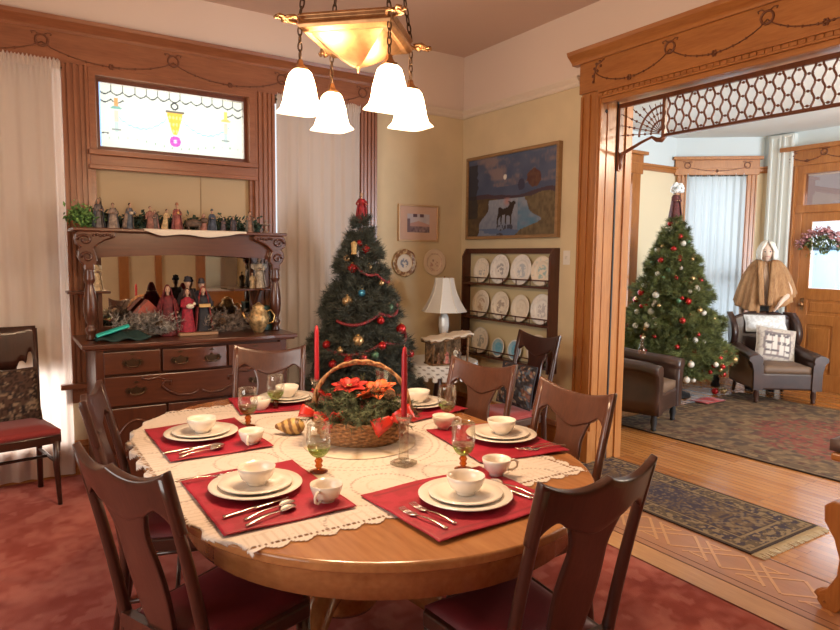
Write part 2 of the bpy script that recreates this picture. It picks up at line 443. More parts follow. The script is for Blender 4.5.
# ---------- window wall header
def casing(mb, x0, x1, z0, z1, y=YA, d=.035):
    mb.box(x0, x1, y-d, y, z0, z1)
    w = (x1-x0)
    for q in (.0, .2, .44, .68, .88):
        mb.box(x0+w*q, x0+w*q+w*.12, y-d-.012, y-d, z0+.0, z1)
tr = struct(bpy.data.objects.new('trim_10', None)); C.objects.link(tr)
MB().box(-1.35, 2.75, YA-.05, YA, 2.795, 2.995).build('header_board', OAKBACKLITX, tr)
cp = [(.0, 2.985), (.055, 2.985), (.062, 3.0), (.07, 3.01), (.105, 3.045), (.11, 3.07), (0, 3.07)]
crown('crown', cp, (-1.35, YA), (2.79, YA), (0,-1), OAKBACKLITX, tr)
mb = MB(); swag_set(mb, lambda t, z: (t, YA-.053, z), [-.53, .27, 1.08, 1.89, 2.6], 2.915, 2.82); mb.build('carved_swag', CARVE, tr)
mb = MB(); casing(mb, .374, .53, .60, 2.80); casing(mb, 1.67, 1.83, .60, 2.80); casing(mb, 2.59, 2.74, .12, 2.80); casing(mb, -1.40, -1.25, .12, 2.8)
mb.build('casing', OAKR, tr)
# stained glass window
w = struct(bpy.data.objects.new('window_2', None)); C.objects.link(w)
mb = MB()
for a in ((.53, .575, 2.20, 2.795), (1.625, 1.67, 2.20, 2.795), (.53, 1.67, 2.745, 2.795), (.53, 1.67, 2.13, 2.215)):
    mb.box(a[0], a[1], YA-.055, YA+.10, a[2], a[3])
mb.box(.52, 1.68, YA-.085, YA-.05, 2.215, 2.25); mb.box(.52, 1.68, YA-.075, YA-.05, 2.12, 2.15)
mb.build('frame', OAKBACKLITX, w, bev=.004)
mb = MB()
for a in ((.575, .60, 2.25, 2.745), (1.60, 1.625, 2.25, 2.745), (.575, 1.625, 2.715, 2.745), (.575, 1.625, 2.25, 2.285)):
    mb.box(a[0], a[1], YA-.0, YA+.05, a[2], a[3])
mb.build('sash', wood('sash dark', (.10,.03,.015), (.17,.05,.025)), w)
m, nt, out = newmat('stained glass')
at = nt.nodes.new('ShaderNodeAttribute'); at.attribute_name = 'paint'
t_ = nt.nodes.new('ShaderNodeBsdfTransparent'); tl = nt.nodes.new('ShaderNodeBsdfTranslucent'); mx = nt.nodes.new('ShaderNodeMixShader'); mx.inputs[0].default_value = .25
L(nt, at.outputs['Color'], t_.inputs[0]); L(nt, at.outputs['Color'], tl.inputs[0]); L(nt, t_.outputs[0], mx.inputs[1]); L(nt, tl.outputs[0], mx.inputs[2]); L(nt, mx.outputs[0], out.inputs[0])
SG = m
sx0, sx1, sz0, sz1 = .60, 1.60, 2.285, 2.715
def sgcol(x, y, z):
    u = (x-sx0)/(sx1-sx0); v = (z-sz0)/(sz1-sz0); X = x-sx0; Z = z-sz0
    W, H = sx1-sx0, sz1-sz0
    white = (.80,.74,.57); lead = (.05,.04,.04)
    c = white
    # scalloped lead along the top (two rows) and bottom dots
    s = abs(math.sin(PI*X/.077))
    for zz in (H-.045, H-.10 if (X < .16 or X > W-.13) else H-.045):
        if abs(Z-(zz - .022*s)) < .0045: c = lead
    if Z > H-.045-.022*s and abs((X % .077)-.0) < .004: c = lead
    if (X < .06) and abs(Z-.09-.01*s) < .004: c = lead
    if abs(((X+.03) % .06)-.03) < .005 and abs(Z-.055-.02*math.sin(X*9)) < .008: c = (.45,.5,.35)
    # garland
    for cx in (.27, .73):
        q = (u-cx)/.17
        if abs(q) < 1 and abs(Z-(.235-.085*(1-q*q)) - .004*math.sin(X*160)) < .006: c = (.42,.62,.52)
    # centre vase
    q = abs(X-.5*W)
    if .13 < Z < .29 and q < .012+.045*((Z-.13)/.16)**.8: c = (1.0,.48,.07) if (math.sin(X*260)+math.sin(Z*130)) < .9 else (1.0,.72,.25)
    if abs(Z-.295) < .006 and q < .065: c = (.2,.15,.1)
    d = math.hypot(X-.5*W, Z-.085)
    if d < .040: c = (.62,.12,.42) if d > .012 else (1,.7,.85)
    if d < .040 and abs(math.sin(math.atan2(Z-.085, X-.5*W)*3)) < .15: c = (.45,.06,.35)
    d = math.hypot(X-.5*W, Z-.335)
    if abs(d-.022) < .005: c = lead
    # side drops
    for cx, col in ((.11, (1.0,.33,.12)), (.87*W, (1.0,.62,.15))):
        q = abs(X-cx)
        if .28 < Z < .345 and q < .014: c = col
        if abs(Z-.275) < .010 and q < .036-1.2*abs(Z-.275): c = (.25,.42,.32) if col[1] < .5 else (.8,.5,.15)
        if .11 < Z < .26 and q < .011: c = (.95,.55,.40) if Z > .18 else (.55,.6,.5)
        if abs(Z-.13) < .005 and q < .03: c = (.3,.3,.25)
    if X < .012: c = (.45,.62,1.0)
    return c
o = MB().grid(200, 86, lambda u, v: (sx0+(sx1-sx0)*u, YA+.03, sz0+(sz1-sz0)*v), smooth=False).build('stained_pane', SG, w)
paint(o, sgcol)
# lower middle window behind tan roller shade
w = struct(bpy.data.objects.new('window_3', None)); C.objects.link(w)
mb = MB()
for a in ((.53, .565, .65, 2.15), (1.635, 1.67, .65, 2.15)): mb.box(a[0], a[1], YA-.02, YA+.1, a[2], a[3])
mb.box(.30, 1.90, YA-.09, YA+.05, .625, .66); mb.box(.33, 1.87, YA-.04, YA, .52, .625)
mb.build('frame', OAKBACKLITX, w, bev=.004)
MB().box(.565, 1.635, YA+.02, YA+.026, .66, 2.13).build('roller_shade', mat('tan shade', (.50,.36,.21), .9), w)
mb = MB(); mb.box(1.27, 1.276, YA+.014, YA+.02, .66, 2.13); mb.build('shade_seam', mat('tan seam', (.40,.28,.16), .9), w)
# sheer curtain windows
CURT = sheer('sheer curtain cream', (.90,.80,.72), .06)
CURTL = sheer('sheer curtain white', (.54,.58,.59), .0)
def curtain(name, label, x0, x1, z0, z1, y, n, amp, M=None, m_=CURT, flip=1, seed=1, cat='curtain'):
    rr = random.Random(seed); ph = [rr.uniform(0, 6) for _ in range(4)]
    def fn(u, v):
        x = x0+(x1-x0)*u; z = z0+(z1-z0)*v
        a = amp*(.6+.4*(1-v))
        if v > .965: a = amp*.5
        d = a*(math.sin(u*n*2*PI+ph[0]) + .45*math.sin(u*n*4.7+ph[1]+v) + .3*math.sin(u*n*12.1+ph[2]))
        if v > .96: d += .006*math.sin(u*n*22)
        return (x, y+flip*d, z)
    p = thing(name, label, cat)
    if M is not None: p.matrix_world = M
    mb = MB().grid(int(n*22), 40, fn)
    o = mb.build('cloth', m_, p)
    mb = MB().grid(int(n*30), 3, lambda u, v: (x0+(x1-x0)*u, y-flip*.018+.008*math.sin(u*n*26)*(.4+v), z1-.045+.06*v+.008*math.sin(u*n*31)*v))
    mb.build('gathered_heading', m_, p)
    MB().tube([(x0-.01, y, z1-.03), (x1+.01, y, z1-.03)], .007, 8).build('rod', BRASSD, p)
    return p
curtain('sheer_curtain', 'floor-length cream sheer curtain at far left behind the dark side chair', -1.2, .37, .03, 2.79, YA-.045, 15, .010, seed=2)
curtain('sheer_curtain', 'long pale sheer curtain between sideboard and dark Christmas tree', 1.845, 2.575, .14, 2.79, YA-.045, 8, .010, seed=3)
def glazed(name, x0, x1, z0, z1, y):
    w = struct(bpy.data.objects.new(name, None)); C.objects.link(w)
    mb = MB()
    for a in ((x0, x0+.04, z0, z1), (x1-.04, x1, z0, z1), (x0, x1, z1-.05, z1), (x0, x1, z0, z0+.06), (x0, x1, (z0+z1)/2-.02, (z0+z1)/2+.02)):
        mb.box(a[0], a[1], y, y+.05, a[2], a[3])
    mb.build('sash', OAK, w)
    MB().box(x0, x1, y+.02, y+.024, z0, z1).build('pane', glass('window glass'), w)
    return w
SHD1 = sheer('lined shade', (.42,.35,.29), 0)
def shade(win, x0, x1, z0, z1):
    MB().slab(2, 8, lambda u, v: ((x0+(x1-x0)*u, YA+.04, z0+(z1-z0)*v), (0,1,0)), .004).build('lined_shade', SHD1, win)
g1_ = glazed('window_1', -1.25, .374, .10, 2.80, YA+.06); g4_ = glazed('window_4', 1.83, 2.59, .10, 2.80, YA+.06)
shade(g1_, -1.22, .325, .75, 2.79); shade(g4_, 1.875, 2.585, .3, 2.79)
glazed('window_5', 5.75, 6.55, .10, 2.55, 5.44); glazed('added_window_7', 5.0, 7.2, .5, 2.5, -2.12)  # the second is an unseen window added to brighten the living room

# ---------- wide opening
tr = struct(bpy.data.objects.new('trim_11', None)); C.objects.link(tr)
mb = MB()
mb.box(3.668, XL+.03, 3.31, 3.485, 0, 2.76)
for a, b in ((3.315, 3.335), (3.395, 3.407), (3.465, 3.485)): mb.box(3.655, 3.67, a, b, .25, 2.74)
mb.box(3.645, 3.67, 3.30, 3.49, 0, .25)
for a, b, d in ((3.67, 3.70, .010), (3.75, 3.84, .006), (3.95, 4.02, .012)): mb.box(a, b, 3.31-d, 3.312, 0, 2.72)
mb.build('jamb', OAK, tr, bev=.003)
mb = MB(); mb.box(3.668, XL+.03, .16, .35, 0, 2.76); mb.build('jamb', OAK, tr)
mb = MB(); mb.box(3.855, 3.868, 3.303, 3.312, 0, 2.70); mb.ball((3.74, 3.31, 2.62), .014, sy=.5); mb.build('door_slot', BLACKM, tr)
MB().box(3.655, XL+.03, .10, 3.50, 2.76, 3.0).build('header_board', OAKY, tr)
cp = [(.0, 2.975), (.055, 2.975), (.062, 2.99), (.07, 3.0), (.11, 3.035), (.12, 3.06), (0, 3.06)]
crown('crown', cp, (XB, 3.56), (XB, .05), (-1,0), OAKY, tr)
MB().box(3.66, XL, .35, 3.31, 2.70, 2.76).build('soffit', OAKY, tr)
mb = MB()
mb.box(3.675, 3.72, .35, 3.31, 2.665, 2.70); mb.box(3.64, 3.70, .35, 3.31, 2.735, 2.762)
y = .4
while y < 3.28: mb.box(3.655, 3.685, y, y+.028, 2.712, 2.732); y += .045
mb.build('bead_moulding', OAKY, tr, bev=.003)
mb = MB(); swag_set(mb, lambda t, z: (3.652, t, z), [2.73, 2.10, 1.47, .84], 2.905, 2.80, end=3.36)
mb.build('carved_swag', CARVE, tr)
# fretwork screen
FRET = wood('fret wood', (.12,.035,.014), (.20,.07,.03), .35, 'z')
fx = 3.88; fz0 = 2.412; fz1 = 2.655; fy1 = 2.905; fy0 = .35
fr = thing('fretwork_screen', 'dark wooden spindle fretwork screen hanging under the wide doorway header', 'fretwork', (fx, 1.8, fz0))
def floc(o): return o
def FL(y, z, x=0): return (x, y-1.8, z-fz0)
MB().tube([FL(fy1+.012, fz0-.008), FL(fy0, fz0-.008)], .012, 8).build('bottom_rail', FRET, fr)
MB().box(-.012, .012, fy0-1.8, 3.31-1.8, fz1-fz0, fz1-fz0+.03).build('top_rail', FRET, fr)
MB().box(-.013, .013, fy1-1.8, fy1-1.8+.024, -.02, fz1-fz0).build('stile', FRET, fr)
sp = .0555; k = 0; y = fy1-.02
bars = []
while y > fy0:
    sg = 1 if k % 2 else -1
    MB().tube([FL(y+sg*.0090*math.cos((q/18)*2*PI*2.5), fz0+(fz1-fz0)*q/18) for q in range(19)], .0070, 6).build('fret_bar', FRET, fr)
    if y-sp > fy0:
        zs = [.0, .4, .8] if k % 2 == 0 else [.2, .6, 1.0]
        mb = MB()
        for q in zs:
            z = fz0+(fz1-fz0)*min(max(q, .06), .94); yc = y-sp/2
            mb.tube([FL(yc-sp/2, z), FL(yc+sp/2, z)], .0022, 5)
            mb.ball(FL(yc, z), .0105, n=8, m=6, sz=.8)
        mb.build('bead_row', BLACKM if False else FRET, fr)
    y -= sp; k += 1
# quarter fan bracket
cy, cz = fy1+.03, fz0+.01
mb = MB()
for rad, rr in ((.19, .008),):
    mb.tube([FL(cy+rad*math.cos(a), cz+rad*math.sin(a)*1.0) for a in [PI/2*q/10 for q in range(11)]], rr, 6)
mb.build('fan_arc', FRET, fr)
for q in range(8):
    a = PI/2*(q+.5)/8
    rmax = min(.36/max(.01, math.cos(a)), .21/max(.01, math.sin(a)))
    mb = MB(); mb.tube([FL(cy+.02*math.cos(a), cz+.02*math.sin(a)), FL(cy+rmax*math.cos(a), cz+rmax*math.sin(a))], .003, 5)
    for rd in (.09, .14, .245, .29):
        if rd < rmax-.01: mb.ball(FL(cy+rd*math.cos(a), cz+rd*math.sin(a)), .0095, n=8, m=6)
    mb.build('fan_spoke', FRET, fr)
MB().tube([FL(fy1, fz0-.01), FL(fy1+.03, fz0-.035), FL(fy1+.07, fz0-.03), FL(fy1+.11, fz0-.005), FL(fy1+.2, fz0-.03), FL(3.27, fz0-.09), FL(3.285, fz0-.15), FL(3.29, fz0-.20)], [.016,.02,.016,.010,.011,.014,.016,.013], 8).build('bracket_scroll', FRET, fr)
MB().box(-.02, .02, 3.285-1.8, 3.31-1.8, -.21, fz1-fz0).build('stile', FRET, fr)

# ---------- living room openings
# canted window
w = struct(bpy.data.objects.new('window_6', None)); C.objects.link(w)
mb = MB()
cb(mb, w0-.11, w0+.02, 0, .03, 0, 2.64); cb(mb, w1-.02, w1+.10, 0, .03, 0, 2.64)
for s0 in (w0-.11, w1-.02):
    for q in (.0, .05, .10): cb(mb, s0+q, s0+q+.018, .03, .042, 0, 2.64)
cb(mb, w0-.13, w1+.13, 0, .045, 2.64, 2.83); cb(mb, w0-.16, w1+.16, 0, .085, 2.83, 2.87)
mb.build('casing', OAK, w, bev=.004)
mb = MB(); cb(mb, w0, w0+.04, -.1, -.05, .1, 2.62); cb(mb, w1-.04, w1, -.1, -.05, .1, 2.62); cb(mb, w0, w1, -.1, -.05, 1.3, 1.35); mb.build('sash', OAK, w)
mb = MB(); cb(mb, w0, w1, -.085, -.08, .1, 2.62); mb.build('pane', glass('window glass b'), w)
mb = MB(); swag_set(mb, lambda t, z: tuple(MC @ Vector((t, SGN*.048, z))), [w0+.02, w1-.02], 2.76, 2.70, r=.004); mb.build('carved_swag', CARVE, w)
curtain('sheer_curtain', 'white floor-length sheer curtain in the living room behind the standing person', w0+.0, w1-.0, .05, 2.66, SGN*.035, 9, .012, M=MC.copy(), m_=CURTL, flip=SGN, seed=5)
# left living window casing
tr = struct(bpy.data.objects.new('trim_12', None)); C.objects.link(tr)
mb = MB(); mb.box(5.60, 5.75, 5.345, 5.38, 0, 2.62); mb.box(6.55, 6.70, 5.345, 5.38, 0, 2.62); mb.box(5.57, 6.73, 5.335, 5.38, 2.60, 2.83); mb.box(5.53, 6.77, 5.29, 5.38, 2.83, 2.87)
mb.build('casing', OAK, tr, bev=.004)
# pilaster
tr = struct(bpy.data.objects.new('trim_13', None)); C.objects.link(tr)
PILM = mat('pilaster paint', (.74,.78,.76), .5)
mb = MB(); mb.box(8.17, 8.25, 4.27, 4.58, 0, 3.1)
for a, b in ((4.28, 4.395), (4.43, 4.55)):
    mb.box(8.155, 8.171, a, a+.018, .2, 3.08); mb.box(8.155, 8.171, b-.018, b, .2, 3.08); mb.box(8.155, 8.171, a, b, 3.06, 3.08)
mb.build('pilaster', PILM, tr)
# front door
tr = struct(bpy.data.objects.new('trim_14', None)); C.objects.link(tr)
mb = MB(); mb.box(8.19, 8.26, 4.22, 4.36, 0, 2.74)
for q in (4.23, 4.27, 4.315): mb.box(8.175, 8.19, q, q+.02, 0, 2.7)
mb.box(8.19, 8.26, 2.96, 3.10, 0, 2.74); mb.box(8.18, 8.26, 2.92, 4.38, 2.70, 2.90); mb.box(8.13, 8.26, 2.88, 4.42, 2.88, 2.93)
mb.box(8.19, 8.30, 3.10, 4.22, 2.13, 2.22); mb.box(8.2, 8.30, 4.14, 4.22, 0, 2.7); mb.box(8.2, 8.30, 3.10, 3.18, 0, 2.7); mb.box(8.2, 8.3, 3.1, 4.22, 2.60, 2.70)
mb.build('door_frame', OAK, tr, bev=.004)
mb = MB(); swag_set(mb, lambda t, z: (8.176, t, z), [3.92, 3.38], 2.83, 2.76, end=4.30); mb.build('carved_swag', CARVE, tr)
MB().box(8.24, 8.245, 3.18, 4.14, 2.22, 2.60).build('transom_pane', glass('transom glass', (.55,.45,.42), .5), tr)
d = struct(bpy.data.objects.new('door_1', None)); C.objects.link(d)
mb = MB()
for a in ((3.18, 3.30, 0, 2.13), (4.02, 4.14, 0, 2.13), (3.18, 4.14, 2.02, 2.13), (3.18, 4.14, 1.08, 1.22), (3.18, 4.14, 0, .20), (3.18, 4.14, .78, .90), (3.60, 3.72, .2, .80)):
    mb.box(8.21, 8.25, *a)
mb.box(8.222, 8.24, 3.2, 4.1, .1, 1.15)
for a in ((3.33, 3.57, .26, .74), (3.75, 3.99, .26, .74), (3.33, 3.99, .94, 1.05)): mb.box(8.214, 8.23, *a)
mb.build('door_leaf', OAK, d, bev=.005)
MB().box(8.228, 8.233, 3.30, 4.02, 1.22, 2.02).build('glass', glass('door glass'), d)
mb = MB(); mb.ball((8.19, 4.08, 1.02), .028); mb.box(8.205, 8.212, 4.06, 4.10, .95, 1.1); mb.build('knob', BRASS, d)
curtain('door_curtain', 'pale blue-white sheer curtain behind the front door glass', 3.32, 4.0, 1.23, 1.72, 8.245, 6, .004, M=Matrix(((0,1,0,0),(1,0,0,0),(0,0,1,0),(0,0,0,1))), m_=sheer('door sheer', (.34,.46,.54), .0))
# evergreen swag on door
FLP = mat('pink blossom', (.50,.25,.27), .8, var=.4, vscale=40)
def leaf_stuff(mb, c, spread, n, size, mi, rr, droop=0):
    for _ in range(n):
        p = Vector(c)+Vector((rr.gauss(0, spread[0]), rr.gauss(0, spread[1]), rr.gauss(0, spread[2])))
        d = Vector((rr.uniform(-1,1), rr.uniform(-1,1), rr.uniform(-1,1)-droop)).normalized()
        s_ = size*rr.uniform(.6, 1.4); n_ = d.orthogonal().normalized()*s_*.22
        mb.add([tuple(p-n_), tuple(p+d*s_*.5+n_*1.3), tuple(p+d*s_), tuple(p+d*s_*.5-n_*1.6)], [(0,1,2,3)], mi)
wr = thing('floral_swag', 'dried pink and green floral swag on front door glass', 'swag', (8.17, 3.88, 1.82))
rr = random.Random(4); mb = MB()
for k in range(26):
    a = (k/25-.5)*2; yk = a*.24; zk = .10-.16*a*a
    leaf_stuff(mb, (rr.uniform(-.01,.02), yk, zk), (.012,.025,.02), 12, .05, 0, rr, .5)
mb.build('blossoms', FLP, wr); mb = MB()
for k in range(20):
    a = (k/19-.5)*2
    leaf_stuff(mb, (.01, a*.2, .02-.1*a*a), (.012,.03,.03), 10, .06, 0, rr, .8)
leaf_stuff(mb, (.01, .0, -.06), (.012,.06,.05), 70, .06, 0, rr, 1)
mb.build('greenery', mat('olive leaf', (.16,.20,.09), .8, var=.4, vscale=30), wr)
MB().tube([(.02, -.24, -.07), (.02, -.12, .05), (.02, 0, .1), (.02, .12, .05), (.02, .24, -.07)], .008, 6).build('twig_base', BARK, wr)
# ================================================================== DINING FURNITURE
TH = .765
# carpet
CARP = painted('carpet pile', .95, spec=.05, bump=.35, bscale=220)
def carpcol(x, y, z):
    a = vn(x+20, y+20, 4.5)*.42 + vn(x+5, y+9, 12)*.36 + vn(x+3, y+1, 31)*.32
    t = min(1, max(0, (a-.33)*1.9))
    f = vn(x+8, y+4, 15)
    c = lerp((.30,.072,.056), (.47,.158,.125), t)
    if f > .72: c = lerp(c, (.50,.19,.15), .4)
    return c
o = MB().grid(300, 400, lambda u, v: (-1.6+4.3*u, -1.4+6.37*v, .012)).build('dining_carpet', CARP)
b = MB(); b.box(2.69, 2.70, -1.4, 4.97, 0, .012); 
o2 = b.build('carpet_edge', CARP, o); paint(o2, lambda x,y,z: (.34,.07,.05))
paint(o, carpcol); tag(o, 'faded red mottled pile carpet under the round dining table', 'carpet')

# table
tb = thing('dining_table', 'round-ended extended oak pedestal dining table set for six', 'table', (1.175, 2.39, .012))
yn, yf, rt_ = -.35, .36, .76       # centres of the two end circles, local
def race(r, n=40):
    P = []
    for k in range(n+1):
        a = PI + PI*k/n; P.append((r*math.cos(a), yn + r*math.sin(a)))
    for k in range(n+1):
        a = PI*k/n; P.append((r*math.cos(a), yf + r*math.sin(a)))
    return P
def raceslab(mb, r, z0, z1): mb.prism(race(r), z0, z1)
mb = MB(); raceslab(mb, rt_, TH-.012-.032, TH-.012)
mb.build('tabletop', TABLEW, tb, bev=.008, segs=3)
mb = MB()
for yy in (-.35-.0, .005, .36): mb.box(-rt_+.01, rt_-.01, yy-.0008, yy+.0008, TH-.0125, TH-.0116)
mb.build('leaf_seam', mat('seam', (.10,.035,.012), .5), tb)
mb = MB(); n = 82; P = race(rt_-.06); Q = race(rt_-.09)
vs = [(a, b, TH-.045) for a, b in P]+[(a, b, TH-.145) for a, b in P]+[(a, b, TH-.145) for a, b in Q]+[(a, b, TH-.045) for a, b in Q]
N = len(P); fs = []
for i in range(N):
    j = (i+1) % N
    fs += [(i, N+i, N+j, j), (N+i, 2*N+i, 2*N+j, N+j), (2*N+i, 3*N+i, 3*N+j, 2*N+j)]
mb.add(vs, fs, smooth=True); 
mb.build('apron', TABLEW, tb)
mb = MB(); mb.lathe([(.13,.0),(.15,.03),(.15,.12),(.10,.16),(.085,.30),(.12,.46),(.16,.55),(.17,.62),(.2,.64)], 24, c=(0,0,.06)); mb.build('pedestal', TABLEW, tb)
for k in range(4):
    a = PI/4+k*PI/2; mb = MB()
    mb.tube([(.10*math.cos(a), .10*math.sin(a), .20), (.25*math.cos(a), .25*math.sin(a), .19), (.38*math.cos(a), .38*math.sin(a), .11), (.46*math.cos(a), .46*math.sin(a), .04), (.50*math.cos(a), .50*math.sin(a), .032)], [.06,.055,.045,.035,.03], 8)
    mb.build('pedestal_foot', TABLEW, tb)

# dining chairs
SEATL = mat('dark red seat', (.11,.010,.012), .5, var=.2)
def sstep(t): t = max(0, min(1, t)); return t*t*(3-2*t)
def make_chair(wd, cusp=0, seatm=SEATL, seatthick=.03):
    t = bpy.data.objects.new('dining_chair', None); C.objects.link(t)
    H = 1.0; hw = .225
    def pos(y, z, off=0):  # back surface point
        s_ = (z-.44)
        x = -.185 - .16*s_ - .10*s_*s_ - .035*(1-(y/hw)**2)*min(1, max(0, s_*2)) + off
        return (x, y, z)
    nrm = (1, 0, .22)
    # seat
    def outline(sc=1, x0=-.2, x1=.215):
        return [(x0*1.0, -.19*sc), (x1-.03, -.225*sc), (x1, -.19*sc), (x1+.012, 0), (x1, .19*sc), (x1-.03, .225*sc), (x0, .19*sc)]
    MB().prism(outline(), .385, .435).build('seat_frame', wd, t, bev=.006)
    def sf(u, v):
        x = -.17+.375*u; y = (-1+2*v)*(.175+.03*u)
        e = min(1, 6*min(u, 1-u, v, 1-v)+.0)
        return ((x, y, .432+seatthick*sstep(e)**.5), (0,0,1))
    MB().slab(16, 16, sf, .012).build('seat', seatm, t)
    # rear legs running up as stiles
    for s_ in (-1, 1):
        y = s_*.195
        P = [(-.23, y*1.02, 0), (-.195, y, .22), (-.182, y, .42)]; rr = [.018, .02, .021]
        for k in range(1, 9):
            z = .42+.56*k/8; p = pos(s_*.198, z); P.append(p); rr.append(.019-.003*k/8)
        MB().tube(P, rr, 8).build('leg', wd, t)
        MB().tube([(.185, s_*.19, .40), (.195, s_*.195, .22), (.20, s_*.2, .0)], [.024, .02, .015], 8).build('leg', wd, t)
        MB().tube([(-.19, s_*.2, .2), (.195, s_*.195, .2)], .010, 6).build('stretcher', wd, t)
    MB().tube([(.0, -.2, .2), (.0, .2, .2)], .010, 6).build('stretcher', wd, t)
    # crest rail: horns at both ends, scooped middle, arched underside
    def top(s): 
        q = abs(s)
        z = H - .042*(1-q**2.0)
        if cusp: z = H - .030*math.sin(PI*min(1, q))**.8 - .016*(1-q) 
        return z
    def bot(s):
        q = abs(s)
        return .850 + .030*math.exp(-((q-.68)/.15)**2) - .035*sstep((q-.82)/.18) - .03*(1-sstep(q/.5))
    def cf(u, v):
        s = -1+2*u; y = s*.222; z = bot(s)*(1-v)+top(s)*v
        return (pos(y*.97, z), nrm)
    MB().slab(40, 6, cf, .026).build('crest_rail', wd, t, bev=.005)
    # vase splat flowing into crest
    def hwid(z):
        q = (z-.45)/.42
        return .062 + .020*math.sin(PI*min(1, q*1.15)) + .036*sstep((q-.72)/.28)
    def pf(u, v):
        z = .43+.43*v; y = (-1+2*u)*hwid(z)
        return (pos(y, z, -.002), nrm)
    MB().slab(10, 22, pf, .016).build('splat', wd, t, bev=.003)
    MB().box(-.205, -.175, -.19, .19, .405, .45).build('back_rail', wd, t)
    return t
def place(t, back, ang, label, group=None):
    ang = R(ang)
    t.location = (back[0]+.285*math.cos(ang), back[1]+.285*math.sin(ang), .012)
    t.rotation_euler = (0, 0, ang)
    tag(t, label, 'chair', group)
G = 'wooden dining chairs around the table'
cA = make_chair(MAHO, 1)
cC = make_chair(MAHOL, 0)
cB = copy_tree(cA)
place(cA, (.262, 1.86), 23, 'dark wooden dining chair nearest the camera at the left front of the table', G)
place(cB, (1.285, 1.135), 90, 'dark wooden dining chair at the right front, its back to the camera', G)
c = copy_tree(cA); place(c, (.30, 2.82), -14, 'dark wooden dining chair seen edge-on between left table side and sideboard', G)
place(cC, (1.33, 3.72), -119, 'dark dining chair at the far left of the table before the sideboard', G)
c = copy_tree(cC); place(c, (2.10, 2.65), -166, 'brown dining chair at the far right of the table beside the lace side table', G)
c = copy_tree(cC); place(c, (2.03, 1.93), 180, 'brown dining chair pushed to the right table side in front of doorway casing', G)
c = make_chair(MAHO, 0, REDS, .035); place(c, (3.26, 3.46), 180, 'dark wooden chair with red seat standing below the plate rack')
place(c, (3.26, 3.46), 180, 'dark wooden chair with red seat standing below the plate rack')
# tapestry cushions
TAP = painted('tapestry', .9, spec=.1, bump=.2)
def cushion(name, label, w, h, th, M, col, seed=0, m_=TAP, cat='cushion', group=None):
    p = thing(name, label, cat, group=group); p.matrix_world = M
    mb = MB()
    def f(sg):
        def g(u, v):
            a, b = -1+2*u, -1+2*v
            e = max(0, (1-abs(a)**2.6)*(1-abs(b)**2.6))**.55
            k = 1-.06*(1-abs(a))*(abs(b)) ; k2 = 1-.06*(1-abs(b))*abs(a)
            return (a*w/2*k2, sg*th/2*e, b*h/2*k)
        return g
    mb.grid(34, 34, f(1)); mb.grid(34, 34, f(-1))
    o = mb.build('cover', m_, p); paint(o, col)
    q = MB(); P = []
    for k in range(40):
        s_ = k/40*4; i = int(s_); fq = s_-i
        a, b = [(-1+2*fq, -1), (1, -1+2*fq), (1-2*fq, 1), (-1, 1-2*fq)][i]
        k1 = 1-.06*(1-abs(a))*abs(b); k2 = 1-.06*(1-abs(b))*abs(a)
        P.append((a*w/2*k2, 0, b*h/2*k1))
    q.tube(P, .006, 6, closed=True); o = q.build('piping', m_, p); paint(o, lambda x,y,z: col(99,0,99))
    return p
def tapcol(sd, base, others):
    def f(x, y, z):
        if x > 50: return base
        a = vn(x+sd, z+sd*2, 38); b = vn(x+sd+7, z+3, 60)
        c = base
        if a > .52: c = others[int(b*len(others)) % len(others)]
        return lerp(c, (.02,.015,.015), .6 if vn(x+sd+3, z+4, 90) > .62 else 0)
    return f
cushion('throw_cushion', 'dark floral tapestry cushion leaning on the red-seated chair below plate rack', .36, .30, .10,
        T(3.07, 3.46, .64, rz=R(90), rx=R(0)) @ Euler((R(12),0,0)).to_matrix().to_4x4(), tapcol(3, (.05,.05,.06), [(.35,.25,.18),(.20,.10,.08),(.10,.14,.2),(.42,.34,.25)]))
# left side chair (square back)
sc = thing('side_chair', 'dark square-backed side chair with red seat pad against left curtain', 'chair', (.005, 4.585, .012), R(-80))
mb = MB()
for s_ in (-1, 1):
    MB().tube([(-.21, s_*.19, 0), (-.20, s_*.19, .43), (-.225, s_*.195, .75), (-.25, s_*.2, 1.05)], [.017,.019,.018,.016], 8).build('leg', MAHO, sc)
    MB().tube([(.2, s_*.2, .40), (.19, s_*.195, .25), (.205, s_*.205, 0)], [.022,.018,.013], 8).build('leg', MAHO, sc)
    MB().tube([(-.2, s_*.19, .26), (.2, s_*.2, .26)], .011, 6).build('stretcher', MAHO, sc)
MB().tube([(.0, -.2, .26), (.0, .2, .26)], .010, 6).build('stretcher', MAHO, sc)
MB().prism([(-.22, -.2), (.21, -.225), (.225, 0), (.21, .225), (-.22, .2)], .385, .44).build('seat_frame', MAHO, sc, bev=.006)
MB().slab(14, 14, lambda u, v: ((-.2+.42*u, (-1+2*v)*(.2+.02*u), .455+.03*sstep(min(1, 5*min(u,1-u,v,1-v)))), (0,0,1)), .03).build('seat_pad', REDS, sc)
mb = MB()
def cf(u, v):
    s = -1+2*u; q = abs(s)
    zb = .80 + (.10*math.exp(-((q-.80)/.10)**4)) + (.045*math.exp(-((q-.56)/.12)**4)); zb -= .06 if q > .93 else 0
    z = zb*(1-v)+1.065*v
    return ((-.235-.12*(z-.9), s*.205, z), (1,0,.12))
mb.slab(60, 5, cf, .02); mb.build('crest_rail', MAHO, sc)
MB().slab(8, 10, lambda u, v: ((-.205-.09*v*.4, (-1+2*u)*(.07+.02*v), .44+.38*v), (1,0,.1)), .014).build('splat', MAHO, sc)
